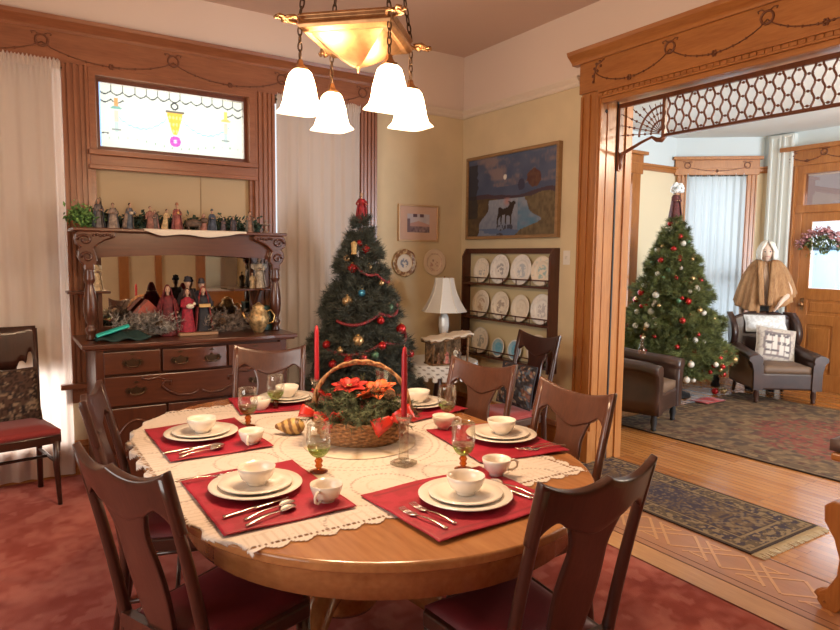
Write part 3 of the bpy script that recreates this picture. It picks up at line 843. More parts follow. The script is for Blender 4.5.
cushion('throw_cushion', 'brown tapestry cushion on the dark side chair at far left', .38, .34, .12,
        Matrix.Translation((.005, 4.585, 0)) @ Matrix.Rotation(R(-80), 4, 'Z') @ T(-.135, 0, .65, rz=R(90)) @ Euler((R(-14),0,0)).to_matrix().to_4x4(), tapcol(9, (.10,.06,.045), [(.22,.15,.10),(.05,.04,.04),(.30,.22,.15),(.16,.12,.09)]))

# ------------------------------------------------ sideboard
sb = thing('sideboard', 'carved oak sideboard with mirror back and high shelf under stained-glass window', 'sideboard', (1.07, 4.64, 0))
def SX(x): return x-1.07
def SY(y): return y-4.64
bx0, bx1, by0, by1 = SX(.455), SX(1.685), SY(4.37), SY(4.92)
mb = MB(); mb.box(bx0, bx1, by0+.01, by1, .08, .955); 
for x in (bx0, bx1-.05):
    mb.box(x, x+.05, by0-.012, by0+.03, .0, .955); mb.box(x, x+.05, by1-.05, by1, 0, .1)
mb.box(bx0+.05, bx1-.05, by0-.002, by0+.02, .08, .12)
mb.build('case', SBZ, sb, bev=.004)
mb = MB(); ox0, ox1 = SX(.38), SX(1.755)
mb.box(ox0+.015, ox1-.015, by0-.035, by1, .955, .968)
P = []
for k in range(41):
    q = k/40; x = ox0+(ox1-ox0)*q
    P.append((x, by0-.055+.014*math.cos(q*PI*4)*(1 if .12 < q < .88 else .3)))
mb.prism([(ox0, by1)]+P+[(ox1, by1)], .968, .995)
mb.build('worktop', SBW, sb, bev=.005)
def drawer(x0, x1, z0, z1, handles, bow=0, m_=SBW):
    def fn(u, v):
        return ((x0+(x1-x0)*u, by0-.012-bow*math.sin(PI*u), z0+(z1-z0)*v), (0,-1,0))
    d = MB().slab(16 if bow else 2, 2, fn, .02, smooth=False).build('drawer', m_, sb, bev=.004)
    for hx in handles:
        mb = MB(); yc = by0-.024-bow*math.sin(PI*(hx-x0)/(x1-x0)); zc = (z0+z1)/2
        mb.prism([(hx-.065, zc+.0), (hx-.05, zc+.02), (hx-.02, zc+.012), (hx, zc+.03), (hx+.02, zc+.012), (hx+.05, zc+.02), (hx+.065, zc), (hx+.05, zc-.022), (hx+.02, zc-.015), (hx, zc-.028), (hx-.02, zc-.015), (hx-.05, zc-.022)], yc-.004, yc+.003, 'xz')
        mb.tube([(hx-.042, yc-.008, zc+.006), (hx-.038, yc-.022, zc-.014), (hx-.02, yc-.026, zc-.024), (hx+.02, yc-.026, zc-.024), (hx+.038, yc-.022, zc-.014), (hx+.042, yc-.008, zc+.006)], .0045, 6)
        mb.build('handle', BRASSD, d)
        kb = MB(); kb.prism([(hx-.02, zc+.052), (hx, zc+.060), (hx+.02, zc+.052), (hx, zc+.045)], yc-.003, yc+.003, 'xz'); kb.build('keyhole_plate', BRASSD, d)
    return d
drawer(SX(.50), SX(.83), .80, .94, [SX(.665)])
drawer(SX(.845), SX(1.255), .80, .94, [SX(.95), SX(1.15)], .03)
drawer(SX(1.27), SX(1.64), .80, .94, [SX(1.455)])
drawer(SX(.50), SX(1.64), .60, .785, [SX(.68), SX(1.46)], .025)
# lower doors with carved arches
mb = MB()
for x0, x1 in ((SX(.50), SX(.86)), (SX(1.28), SX(1.64))):
    d = MB().box(x0, x1, by0-.014, by0+.01, .12, .58).build('door', SBZ, sb, bev=.004)
    k = MB()
    k.tube([(x0+.04+(x1-x0-.08)*q/16, by0-.018, .30+.20*math.sin(PI*q/16)**.6) for q in range(17)], .008, 6)
    k.tube([(x0+.08, by0-.018, .2), (x0+.14, by0-.018, .3), (x0+.2, by0-.018, .22), (x0+.26, by0-.018, .3)], .007, 6)
    k.build('door_carving', SBW, d)
d = MB().box(SX(.875), SX(1.265), by0-.014, by0+.01, .12, .58).build('door', SBZ, sb, bev=.004)
k = MB()
for rr_ in (.18, .15): k.tube([(SX(1.07)+rr_*math.cos(PI*q/16), by0-.018, .34+rr_*math.sin(PI*q/16)) for q in range(17)], .009, 6)
k.build('door_carving', SBW, d)
# carved scroll on second drawer
k = MB()
for s_ in (-1, 1):
    k.tube([(SX(1.07)+s_*a, by0-.05, b) for a, b in ((.01,.66),(.06,.635),(.14,.64),(.2,.67),(.24,.71),(.22,.74),(.185,.735),(.19,.71))], .007, 6)
    k.tube([(SX(1.07)+s_*a, by0-.045, b) for a, b in ((.2,.74),(.26,.765),(.32,.755),(.36,.77))], .006, 6)
k.build('drawer_carving', SBZ, sb)
# hutch
hy0, hy1 = SY(4.56), SY(4.92)
MB().box(SX(.375), SX(1.775), hy0, hy1, 1.690, 1.712).build('top_shelf', SBW, sb, bev=.005)
mb = MB()
P = [(SX(.41), 1.69)]
N = 30; low = []
for q in range(N+1):
    t = q/N; x = SX(.44)+(SX(1.71)-SX(.44))*t
    e = abs(2*t-1)
    z = 1.535 - .0 + .010*math.cos(PI*e) - .03*sstep((e-.82)/.18)
    low.append((x, z))
mb.prism([(SX(.44), 1.69)]+low+[(SX(1.71), 1.69)], hy0+.05, hy0+.07, 'xz')
mb.build('arched_apron', SBW, sb)
# back panel with mirror
mb = MB(); mb.box(SX(.46), SX(1.69), hy1-.03, hy1-.01, .99, 1.69); mb.build('back_panel', SBW, sb)
mb = MB(); mb.box(SX(.56), SX(1.60), hy1-.05, hy1-.03, 1.03, 1.05); mb.box(SX(.54), SX(.565), hy1-.05, hy1-.03, 1.03, 1.66); mb.box(SX(1.595), SX(1.62), hy1-.05, hy1-.03, 1.03, 1.66); mb.build('mirror_frame', SBW, sb)
MB().box(SX(.565), SX(1.595), hy1-.036, hy1-.032, 1.05, 1.66).build('mirror', mat('mirror glass', (.62,.58,.52), .02, 1), sb)
def scroll_bracket(cx, sg):
    o = [(0, .0), (.055, .0), (.075, -.02), (.082, -.055), (.070, -.085), (.045, -.10), (.062, -.125), (.066, -.16), (.05, -.195), (.03, -.215), (.03, -.25), (-.03, -.25), (-.03, -.215), (-.05, -.19), (-.045, -.15), (-.03, -.11), (-.06, -.08), (-.10, -.055), (-.16, -.035), (-.16, 0)]
    P = [(cx+sg*a, 1.69+b) for a, b in o]
    mb = MB(); mb.prism(P if sg > 0 else P[::-1], hy0+.005, hy0+.055, 'xz'); b_ = mb.build('scroll_bracket', SBW, sb, bev=.008)
    k = MB()
    k.tube([(cx+sg*(.02+.045*math.cos(a)*(1-a/9)), hy0+.0, 1.69-.055+.035*math.sin(a)*(1-a/9)) for a in [q*.5 for q in range(15)]], .009, 6)
    k.tube([(cx+sg*(.01+.035*math.cos(a)*(1-a/9)), hy0+.0, 1.69-.165+.035*math.sin(a)*(1-a/9)) for a in [q*.5 for q in range(15)]], .008, 6)
    for q in range(6): k.ball((cx-sg*(.03+.02*q), hy0+.002, 1.665+.004*math.sin(q*2)), .010, n=8, m=5)
    k.build('leaf_carving', SBZ, b_)
for cx, sg in ((SX(.462), -1), (SX(1.69), 1)):
    scroll_bracket(cx, sg)
    mb = MB(); mb.lathe([(.028,0),(.032,.01),(.022,.03),(.030,.05),(.036,.07),(.024,.085),(.022,.10),(.036,.14),(.042,.19),(.041,.24),(.034,.30),(.026,.345),(.022,.36),(.034,.38),(.034,.395),(.028,.445),(.03,.46)], 18, c=(cx, hy0+.03, .995)); mb.build('turned_post', SBZ, sb)
for a, b in ((SX(.345), SX(.60)), (SX(1.42), SX(1.74))):
    MB().box(a, b, hy1-.21, hy1-.03, 1.285, 1.300).build('side_shelf', SBW, sb, bev=.004)
    mb = MB(); xm = a+.10 if a < 0 else b-.12
    mb.prism([(hy1-.17, 1.285), (hy1-.03, 1.285), (hy1-.03, 1.12), (hy1-.06, 1.17), (hy1-.11, 1.23)], xm, xm+.018, 'yz'); mb.build('shelf_bracket', SBW, sb)
for z_ in (1.0,):
    pass

# ------------------------------------------------ plate rack
pk = thing('plate_rack', 'dark wooden wall plate rack with three rails below the moose painting', 'plate rack', (3.69, 4.265, .63))
DKW = wood('dark rack wood', (.06,.018,.01), (.10,.03,.016), .3, 'z')
mb = MB()
MB().box(-.012, -.002, -.56, .56, .02, 1.0).build('back_board', mat('rack backing', (.62,.52,.32), .8), pk)
def sidep(y0, y1):
    mb = MB(); mb.prism([(-.10, 0), (-.0, 0), (0, 1.0), (-.06, 1.0), (-.10, .93), (-.10, .70)], y0, y1, 'xz'); mb.build('side_panel', DKW, pk)
sidep(-.58, -.56); sidep(.555, .575)
MB().box(-.05, 0, -.56, .56, .955, 1.0).build('top_rail', DKW, pk)
for z in (.03, .365, .675):
    s_ = MB().box(-.095, -.012, -.56, .555, z, z+.018).build('shelf', DKW, pk)
    mb = MB(); mb.tube([(-.092, -.56, z+.065), (-.092, .555, z+.065)], .0055, 6)
    for k in range(7): mb.tube([(-.092, -.52+k*.173, z+.01), (-.092, -.52+k*.173, z+.065)], .004, 6)
    mb.build('guard_rail', DKW, s_)
PLT = painted('transfer plate', .25, spec=.5)
def deco_plate(name, label, r, M, colfn, group=None, cat='plate', edge=None):
    p = thing(name, label, cat, group=group); p.matrix_world = M
    prof = [(0, -.001), (.30, -.001), (.58, 0), (.68, .10), (1.0, .16), (1.0, .19), (.66, .13), (.58, .035), (.3, .03), (.15, .03), (0, .03)]
    n = 48; vs = []; fs = []
    prof2 = []
    for (a, b), (c_, d_) in zip(prof[:-1], prof[1:]):
        for k in range(4): prof2.append((a+(c_-a)*k/4, b+(d_-b)*k/4))
    prof2.append(prof[-1])
    mb = MB(); mb.lathe([(q*r*(1+(edge or 0)*0), h*r*.6) for q, h in prof2], n)
    if edge:
        mb.v = [(x*(1+edge*math.cos(8*math.atan2(y, x))*(math.hypot(x,y)/r)), y*(1+edge*math.cos(8*math.atan2(y, x))*(math.hypot(x,y)/r)), z) for x, y, z in mb.v]
    o = mb.build('dish', PLT, p); paint(o, lambda x, y, z: colfn(x/r, y/r))
    return p
def pcol(base, ink, sd, rim=None, blue=False):
    def f(x, y):
        d = math.hypot(x, y)
        c = base
        if rim and d > .93: c = rim
        elif .70 < d < .9 and vn(x*4+sd, y*4+9, 4.5) > .72: c = lerp(base, ink, .35)
        elif d < .55:
            t = vn(x+sd, y+2, 7)*.6+vn(x+sd, y+5, 14)*.4
            if blue: c = lerp((.10,.35,.55), (.5,.75,.85), t) if abs(x) < .5 else c
            elif t > .5 and abs(x) < .38 and y < .42-.5*abs(x): c = lerp(base, ink, .75)
        if blue and d < .9: c = lerp(c, (.13,.42,.62), .75)
        return c
    return f
IV = (.80,.74,.63); WH = (.80,.80,.78)
rk = [(4.60,1.46,.112),(4.345,1.47,.128),(4.07,1.465,.128),(3.825,1.455,.122),
      (4.60,1.155,.122),(4.33,1.155,.122),(4.07,1.15,.115),(3.815,1.15,.125),
      (4.60,.835,.12),(4.35,.805,.085),(4.13,.81,.088),(3.85,.85,.125)]
desc = ['ivory plate with grey sketch, first from left on the rack top row', 'large white plate with grey sailing scene, second on rack top row', 'white plate with pale blue church scene, third on the rack top row', 'ivory plate with teal landscape, last on the rack top row by the right side panel',
 'cream plate with faint brown picture, first on the rack middle row', 'cream plate with grey dog-like sketch, second on the rack middle row', 'plain cream plate, third on the rack middle row', 'white plate with grey portrait oval, last on the rack middle row',
 'grey patterned plate, first on the rack bottom row', 'small bright blue plate on the rack bottom row beside the grey patterned one', 'small pale turquoise plate third on the rack bottom row', 'white plate on the rack bottom row behind the red-seated chair back']
inks = [(.35,.38,.42),(.25,.28,.33),(.40,.48,.58),(.25,.50,.55),(.50,.36,.25),(.33,.28,.25),(.72,.66,.55),(.45,.45,.50),(.30,.34,.33),(.1,.3,.5),(.2,.5,.6),(.45,.5,.52)]
for i, (y, z, r) in enumerate(rk):
    zs = {0: .63+.693, 1: .63+.383, 2: .63+.048}[i//4]
    M = T(3.645, y, zs+r*.985+.001) @ Euler((0, R(-78), 0)).to_matrix().to_4x4() @ Euler((0,0,R(90))).to_matrix().to_4x4()
    M = Matrix.Translation((3.640, y, zs+r*.98+.002)) @ Matrix(((0,0,-1,0),(-1,0,0,0),(0,1,0,0),(0,0,0,1))) @ Euler((R(-8),0,0)).to_matrix().to_4x4()
    deco_plate('display_plate', desc[i], r, M, pcol(WH if i in (1,2,7,10) else IV, inks[i], i*3.3, rim=(.5,.5,.5) if i == 8 else None, blue=i in (9, 10)), 'plates on the wall rack')
# plates on wall A
MW = Matrix(((1,0,0,0),(0,0,-1,0),(0,1,0,0),(0,0,0,1)))
def browncol(x, y):
    d = math.hypot(x, y)
    if d > .64: return (.24,.10,.03) if vn(x*3+4, y*3+7, 3) > .45 else (.60,.42,.2)
    if d < .33 and vn(x+3, y+3, 11) > .42: return (.22,.24,.30)
    return (.78,.70,.58)
deco_plate('wall_plate', 'round plate with scalloped brown and gold rim hanging beside the Christmas tree', .125, Matrix.Translation((3.05, 4.985, 1.492)) @ MW, browncol, edge=.02)
deco_plate('wall_plate', 'cream wall plate with a pink bird motif hanging above the table lamp', .125, Matrix.Translation((3.375, 4.985, 1.50)) @ MW,
           lambda x, y: (.55,.35,.28) if ((.62 < math.hypot(x,y) < .66) or (math.hypot(x+.0,y+.22) < .38 and vn(x+1,y+1,8) > .5 and y < .15)) else ((.2,.15,.12) if math.hypot(x+.1,y-.12) < .08 else (.76,.62,.48)))
# small framed picture
pf = thing('framed_print', 'small framed print with pink mat hanging above two wall plates', 'picture', (3.195, 4.99, 1.853))
mb = MB(); W, H = .215, .165
for a in ((-W, -W+.016, -H, H), (W-.016, W, -H, H), (-W, W, H-.016, H), (-W, W, -H, -H+.016)): mb.box(a[0], a[1], -.022, 0, a[2], a[3])
mb.build('frame', mat('pale gold frame', (.62,.42,.24), .4, .3), pf, bev=.003)
MB().box(-W+.01, W-.01, -.01, -.004, -H+.01, H-.01).build('mat_board', mat('pink mat', (.66,.46,.36), .8), pf)
def smallpic(x, y, z):
    c = lerp((.50,.50,.58), (.62,.58,.62), vn(x, z, 30))
    if z < .02-.25*abs(x): c = (.55,.36,.34)
    if z < -.03: c = lerp((.12,.09,.12), (.40,.30,.32), vn(x+2, z+1, 60))
    if z > .055 and abs(abs(x)-.035) < .022: c = (.13,.09,.12)
    if x < -.09 and z < .04: c = (.2,.15,.18)
    return c
o = MB().grid(60, 44, lambda u, v: (-.12+.24*u, -.0105, -.083+.166*v), smooth=False).build('image', painted('print'), pf); paint(o, smallpic)
# moose painting
pm = thing('moose_painting', 'large framed night painting of a moose standing in a moonlit river', 'painting', (3.69, 4.28, 2.085))
W, H = .595, .372
mb = MB()
for a in ((-W, -W+.028, -H, H), (W-.028, W, -H, H), (-W, W, H-.028, H), (-W, W, -H, -H+.028)): mb.box(-.045, 0, a[0], a[1], a[2], a[3])
mb.build('frame', wood('gilt wood frame', (.22,.12,.05), (.36,.21,.09), .35, 'y'), pm, bev=.005)
def inpoly(x, y, P):
    r = False; j = len(P)-1
    for i in range(len(P)):
        if (P[i][1] > y) != (P[j][1] > y) and x < (P[j][0]-P[i][0])*(y-P[i][1])/(P[j][1]-P[i][1])+P[i][0]: r = not r
        j = i
    return r
MOO = [(.385,.36),(.40,.37),(.415,.365),(.44,.345),(.49,.36),(.51,.385),(.505,.41),(.49,.43),(.51,.425),(.53,.415),(.55,.43),(.57,.42),(.58,.40),(.565,.385),(.555,.35),(.545,.31),(.535,.27),(.53,.16),(.52,.16),(.515,.26),(.48,.27),(.475,.17),(.465,.17),(.46,.28),(.43,.27),(.425,.17),(.415,.17),(.41,.26),(.385,.22),(.385,.14),(.375,.14),(.37,.23),(.385,.30)]
def moosecol(X, Y, Z):
    u = .5 - Y/(2*W); v = (Z+H)/(2*H)
    n1 = vn(u*3, v*3, 4); n2 = vn(u+4, v*2+3, 12); n3 = vn(u*2+9, v+1, 30)
    sky = lerp((.05,.075,.15), (.13,.16,.25), v*.6+n1*.4)
    c = sky
    # wispy cloud left
    cl = n2*.5+n3*.2+.45*math.sin(9*u+7*v-1.2)*math.exp(-((u-.25)/.2)**2)
    if v > .6: c = lerp(sky, (.36,.26,.24), max(0, min(.7, (cl-.35)*2)))
    if math.hypot((u-.455)*1.6, v-.71) < .030: c = (.9,.88,.8)
    hor = .50+.03*math.sin(u*9)+.03*n2
    if v < hor:                                     # land
        c = lerp((.07,.05,.04), (.19,.13,.06), n2*.6+n3*.4)
        if u > .6: c = lerp(c, (.25,.20,.12), .5*n3+.2)
        if hor-v < .05: c = (.09,.06,.08)
    # river
    xl = .30-.42*(max(0, .46-v)) + .02*math.sin(v*24); xr = .60+.10*math.sin((v-.1)*7)+.02*n3
    if v < .46 and v < hor-.03 and xl < u < xr+(.16*math.exp(-((v-.2)/.07)**2)):
        c = lerp((.16,.20,.30), (.40,.44,.52), (v/.46)*.6+n3*.4)
        if u > .60: c = lerp((.10,.25,.40), c, n2)
        if v < .16 and abs(u-.46) < .09 and n3 > .35: c = (.07,.07,.10)
        if v < .12 and n2 > .5: c = (.12,.18,.32)
    if v < .47: c = lerp(c, (.55,.27,.24), max(0, 1-math.hypot((u-.48)*1.5, (v-.43))/.07))
    if math.hypot((u-.76)*1.35, v-.66) < .088+.02*n3: c = lerp((.12,.05,.045), (.17,.09,.06), n3)
    if math.hypot((u-.63)*1.8, v-.60) < .06+.01*n3: c = (.06,.06,.11)
    if u < .12+.03*n2 and .25 < v < .9: c = lerp(c, (.04,.04,.045), .8)
    if inpoly(u, v*1.0, MOO): c = (.05,.035,.03)
    return (c[0]*.8, c[1]*.8, c[2]*.8)
o = MB().grid(190, 124, lambda u, v: (-.030, W-.02-(2*W-.04)*u, -H+.02+(2*H-.04)*v), smooth=False).build('canvas', painted('canvas', .6), pm); paint(o, moosecol)
# switch
sw = thing('light_switch', 'small white switch plate on the wall right of the plate rack', 'switch', (3.69, 3.61, 1.555))
MB().box(-.006, 0, -.035, .035, -.055, .055).build('plate', mat('switch white', (.8,.76,.68), .4), sw, bev=.002); MB().box(-.014, -.006, -.006, .006, -.01, .012).build('toggle', mat('toggle', (.7,.66,.58), .4), sw)

# ------------------------------------------------ small round table, lamp, stable
st = thing('lace_side_table', 'small round side table under a white lace cloth in the corner', 'table', (3.05, 4.42, 0))
MB().lathe([(0,.66),(.315,.66),(.325,.668),(.325,.677),(.315,.685),(0,.685)], 40).build('tabletop', MAHOL, st)
MB().lathe([(.03,.05),(.05,.1),(.03,.16),(.025,.3),(.045,.4),(.03,.5),(.03,.62),(.09,.66)], 16).build('pedestal', MAHOL, st)
for k in range(3):
    a = k*2*PI/3+.4; MB().tube([(.02*math.cos(a), .02*math.sin(a), .16), (.14*math.cos(a), .14*math.sin(a), .13), (.24*math.cos(a), .24*math.sin(a), .025)], [.022,.02,.015], 8).build('leg', MAHOL, st)
LACE = painted('lace', .9, alpha=True, spec=.1)
def lacecloth(u, v):
    a = 2*PI*u; r = .0001+.45*v
    if r < .328: return (r*math.cos(a), r*math.sin(a), .688)
    d = r-.328; k = .35*math.cos(a*14)*d
    return ((.330+.1*d+k*.3)*math.cos(a), (.330+.1*d+k*.3)*math.sin(a), .688-d*(1+.06*math.cos(a*28)*(d/.12)))
o = MB().grid(168, 46, lacecloth, closeu=True).build('lace_cloth', LACE); o.location = (3.05, 4.42, 0)
def lacecol(x, y, z):
    r = math.hypot(x, y) if z > .685 else .328+(.688-z); a = math.atan2(y, x)
    al = 1
    if r > .33:
        q = math.sin(a*28)*math.sin((r-.33)*130); al = 0.2 if q > .72 else 1
        if r > .42 and math.cos(a*28) < -.2: al = 0
    return (.80,.82,.82, al)
paint(o, lacecol); tag(o, 'white lace cloth with drooping edge on the round side table', 'tablecloth')
lp = thing('table_lamp', 'table lamp with white bell shade and crystal base beside the nativity stable', 'lamp', (3.135, 4.47, .69))
MB().lathe([(.07,0),(.075,.012),(.05,.025),(.03,.05),(.035,.08),(.05,.12),(.048,.16),(.03,.2),(.036,.23),(.045,.28),(.042,.35),(.02,.39),(.012,.42)], 12, smooth=False).build('base', mat('crystal', (.75,.74,.72), .08, .0, coat=.6), lp)
m, nt, out = newmat('lamp shade cloth')
d_ = nt.nodes.new('ShaderNodeBsdfDiffuse'); d_.inputs[0].default_value = (.82,.80,.74,1); tl = nt.nodes.new('ShaderNodeBsdfTranslucent'); tl.inputs[0].default_value = (.8,.74,.62,1)
mx = nt.nodes.new('ShaderNodeMixShader'); mx.inputs[0].default_value = .3; L(nt, d_.outputs[0], mx.inputs[1]); L(nt, tl.outputs[0], mx.inputs[2]); L(nt, mx.outputs[0], out.inputs[0])
SHD = m
def shp(q): return .078+.098*(1-q)**1.9+.018*(1-q)
sh = MB(); n = 8
vs = []; fs = []
NZ = 12
for j in range(NZ+1):
    q = j/NZ; r = shp(q)
    for k in range(32):
        a = 2*PI*k/32; oc = math.cos(PI/8)/math.cos(((a) % (PI/4))-PI/8)
        vs.append((r*oc*math.cos(a), r*oc*math.sin(a), .40+.285*q))
for j in range(NZ):
    for k in range(32): fs.append((j*32+k, j*32+(k+1) % 32, (j+1)*32+(k+1) % 32, (j+1)*32+k))
sh.add(vs, fs); so = sh.build('lamp_shade', SHD, lp); sm = so.modifiers.new('t', 'SOLIDIFY'); sm.thickness = .003
mb = MB()
for k in range(8):
    a = PI/4*k; mb.tube([(shp(j/NZ)*math.cos(a)*1.0, shp(j/NZ)*math.sin(a)*1.0, .40+.285*j/NZ) for j in range(NZ+1)], .004, 5)
mb.build('shade_trim', mat('shade trim', (.78,.72,.6), .7), lp); MB().tube([(0,0,.4), (0,0,.70)], .005, 6).build('stem', BRASS, lp)
ns = thing('nativity_stable', 'rustic wooden nativity stable with snowy roof on the lace side table', 'stable', (3.0, 4.22, .69), R(-8))
STB = mat('stable bark', (.20,.11,.05), .9, var=.5, vscale=40); SNOW = mat('snow flock', (.72,.62,.48), .9, bump=.5, bscale=60)
mb = MB(); mb.box(-.17, .17, -.07, .09, 0, .012); mb.box(-.16, .16, .075, .09, 0, .20); mb.build('base', STB, ns)
for x, h in ((-.155, .17), (.155, .22), (-.05, .19)):
    MB().tube([(x, -.05, 0), (x+.006, -.05, h)], .010, 7).build('post', STB, ns)
MB().tube([(-.16, -.03, .0), (-.16, .06, .02), (-.14, -.03, .15)], .016, 7).build('log', STB, ns)
MB().slab(16, 8, lambda u, v: ((-.19+.38*u, -.085+.19*v, .185+.05*u+.006*math.sin(u*30)), (0,0,1)), .02).build('roof', STB, ns)
MB().slab(20, 10, lambda u, v: ((-.192+.384*u, -.09+.20*v, .20+.05*u+.008*math.sin(u*23+v*9)-.006*abs(math.sin(u*34))*(1 if v < .1 else 0)), (0,0,1)), .012).build('roof_snow', SNOW, ns)
# ================================================================== TABLE TOP
cx_, cy_ = 1.175, 2.39
def race_d(x, y):   # signed distance outside the tabletop edge
    yy = min(max(y, 2.04), 2.75)
    dx, dy = x-1.175, y-yy
    return math.hypot(dx, dy)-.76, dx, dy, yy
X0, X1, Y0, Y1 = .385, 1.80, 1.60, 3.34
def clothpt(u, v):
    x = X0+(X1-X0)*u; y = Y0+(Y1-Y0)*v
    d, dx, dy, yy = race_d(x, y)
    z = TH+.0035
    if d > .0:
        k = .768/math.hypot(dx, dy); x = 1.175+dx*k*(1+.02*math.sin(y*40)); y = yy+dy*k; z = TH+.003-d*1.0
    return (x, y, z)
LACEC = painted('tablecloth lace', .9, alpha=True, spec=.1, bump=.25, bscale=250)
NU, NV = 236, 290
mbc = MB().grid(NU, NV, clothpt)
o = mbc.build('lace_tablecloth', LACEC)
at = o.data.color_attributes.new('paint', 'FLOAT_COLOR', 'POINT'); buf = []
med = [(1.22+.47*math.cos(a), 2.36+.52*math.sin(a)) for a in [2*PI*k/10 for k in range(10)]] + [(1.22+.80*math.cos(a), 2.36+.80*math.sin(a)) for a in [2*PI*(k+.5)/14 for k in range(14)]]
for j in range(NV+1):
    for i in range(NU+1):
        x = X0+(X1-X0)*i/NU; y = Y0+(Y1-Y0)*j/NV
        al = 1; c = (.64,.545,.47)
        e = min(x-X0, X1-x, y-Y0, Y1-y)
        tpar = (y if min(x-X0, X1-x) < min(y-Y0, Y1-y) else x)
        sc_ = .012+.022*abs(math.cos(PI*tpar/.075))
        if e < .035-sc_+.004: al = 0
        if e > .035 and e < .045 and (tpar*60) % 1 < .5: al = 0
        if .035 < e < .12 and abs(math.sin(tpar*110)) > .93: c = (.55,.46,.38)
        r = math.hypot(x-1.22, y-2.36); a = math.atan2(y-2.36, x-1.22)
        for R0 in (.315, .345):
            if abs(r-R0) < .0040 and (a*R0*45) % 1 < .6: al = .6
        if .0 < r < .3 and abs(math.sin(a*22+math.sin(r*50))) > .95: c = (.56,.47,.39)
        for mx_, my_ in med:
            q = math.hypot(x-mx_, y-my_)
            if abs(q-.118) < .005 and (math.atan2(y-my_, x-mx_)*7) % 1 < .62: al = .6
            if abs(q-.065) < .003: c = (.56,.47,.39)
        if al == 1 and .36 < r and vn(x*10, y*10, 14) > .86: c = (.56,.46,.38)
        dd = race_d(x, y)[0]
        if dd > (.0505 if y > 1.97 else .019)-.014*abs(math.cos(math.atan2(y-2.39, x-1.175)*26)): al = 0
        buf.extend((*c, al))
at.data.foreach_set('color', buf)
tag(o, 'cream crocheted lace tablecloth with scalloped edge lying on the dining table', 'tablecloth')
DAM = painted('damask', .55, spec=.4, bump=.15, bscale=150)
def placemat(label, cx, cy, w, h, rot):
    def fn(u, v):
        return ((-.5+u)*w, (-.5+v)*h, .002*math.sin(u*9+v*4)+.0015*math.sin(v*13))
    def f2(u, v): return (fn(u, v), (0,0,1))
    p = MB().slab(44, 44, f2, .003).build('placemat', DAM)
    p.location = (cx, cy, TH+.011); p.rotation_euler = (0, 0, R(rot))
    def col(x, y, z):
        e = min(w/2-abs(x), h/2-abs(y))
        k = vn(x+9, y+4, 28)
        c = (.30,.008,.022)
        if k > .56: c = (.37,.014,.035)
        if .028 < e < .033: c = (.20,.005,.015)
        return c
    paint(p, col); return tag(p, label, 'placemat', 'dark red placemats')
placemat('dark red placemat on the left side of the table, farther from the camera', .70, 2.745, .40, .53, 0)
placemat('dark red placemat at the left front of the table beside the nearest left chair', .69, 2.0, .41, .53, 0)
placemat('dark red placemat at the right front of the table with two forks lying on it', 1.215, 1.615, .51, .42, 3)
placemat('dark red placemat on the right side of the table before the doorway', 1.735, 2.09, .41, .50, -9)
placemat('dark red placemat at the far right of the table below the lace side table', 1.73, 2.80, .40, .50, 12)
placemat('dark red placemat at the far left of the table before the sideboard', 1.22, 3.22, .50, .40, -8)

def lathe_thing(name, prof, mat_, n=32): return MB().lathe(prof, n).build(name, mat_)
def plate_prof(r, h=.018):
    return [(0, .0), (.45*r, .0), (.62*r, .003), (.72*r, h*.6), (.98*r, h), (r, h+.0015), (.985*r, h+.004), (.72*r, h*.6+.004), (.60*r, .0065), (.3*r, .006), (0, .006)]
def bowl_prof(r, h):
    return [(0, 0), (.48*r, 0), (.5*r, .006), (.58*r, .012), (.80*r, h*.38), (.95*r, h*.75), (r, h), (.975*r, h+.001), (.92*r, h*.75), (.77*r, h*.4), (.5*r, .016), (0, .013)]
dpl = lathe_thing('dinner_plate', plate_prof(.152), CHINA, 44); spl = lathe_thing('salad_plate', plate_prof(.120, .016), CHINA, 40)
bwl = lathe_thing('soup_bowl', bowl_prof(.062, .060), CHINA, 36)
cup = thing('coffee_cup', 'x', 'cup'); MB().lathe(bowl_prof(.052, .060), 32).build('bowl', CHINA, cup)
MB().tube([(.045,0,.048), (.066,0,.052), (.080,0,.042), (.078,0,.026), (.062,0,.016), (.040,0,.016)], .0045, 8).build('handle', CHINA, cup)
GCL = glass('goblet clear glass', (.96,.97,.92), .42); GGR = glass('goblet green glass', (.74,.84,.52), .3); GAM = glass('goblet amber', (.66,.32,.10), .2)
gob = thing('wine_goblet', 'x', 'goblet')
def gprof(a, b, full):
    return [p for p in full if a <= p[1] <= b]
full = [(.006,.052),(.018,.056),(.030,.066),(.038,.080),(.0425,.095),(.044,.115),(.044,.135),(.0425,.155),(.041,.176)]
MB().lathe(full[4:]+[(.0400,.1775),(.0395,.176)], 28).build('bowl', GCL, gob)
MB().lathe([(0,.050)]+full[:5]+[(.0408,.095),(.036,.082),(.028,.070),(.0,.064)], 28).build('bowl_base', GGR, gob)
MB().lathe([(0,.0),(.032,.0),(.033,.003),(.012,.008),(.009,.014),(.015,.022),(.010,.030),(.016,.040),(.010,.050),(0,.051)], 22).build('stem', GAM, gob)
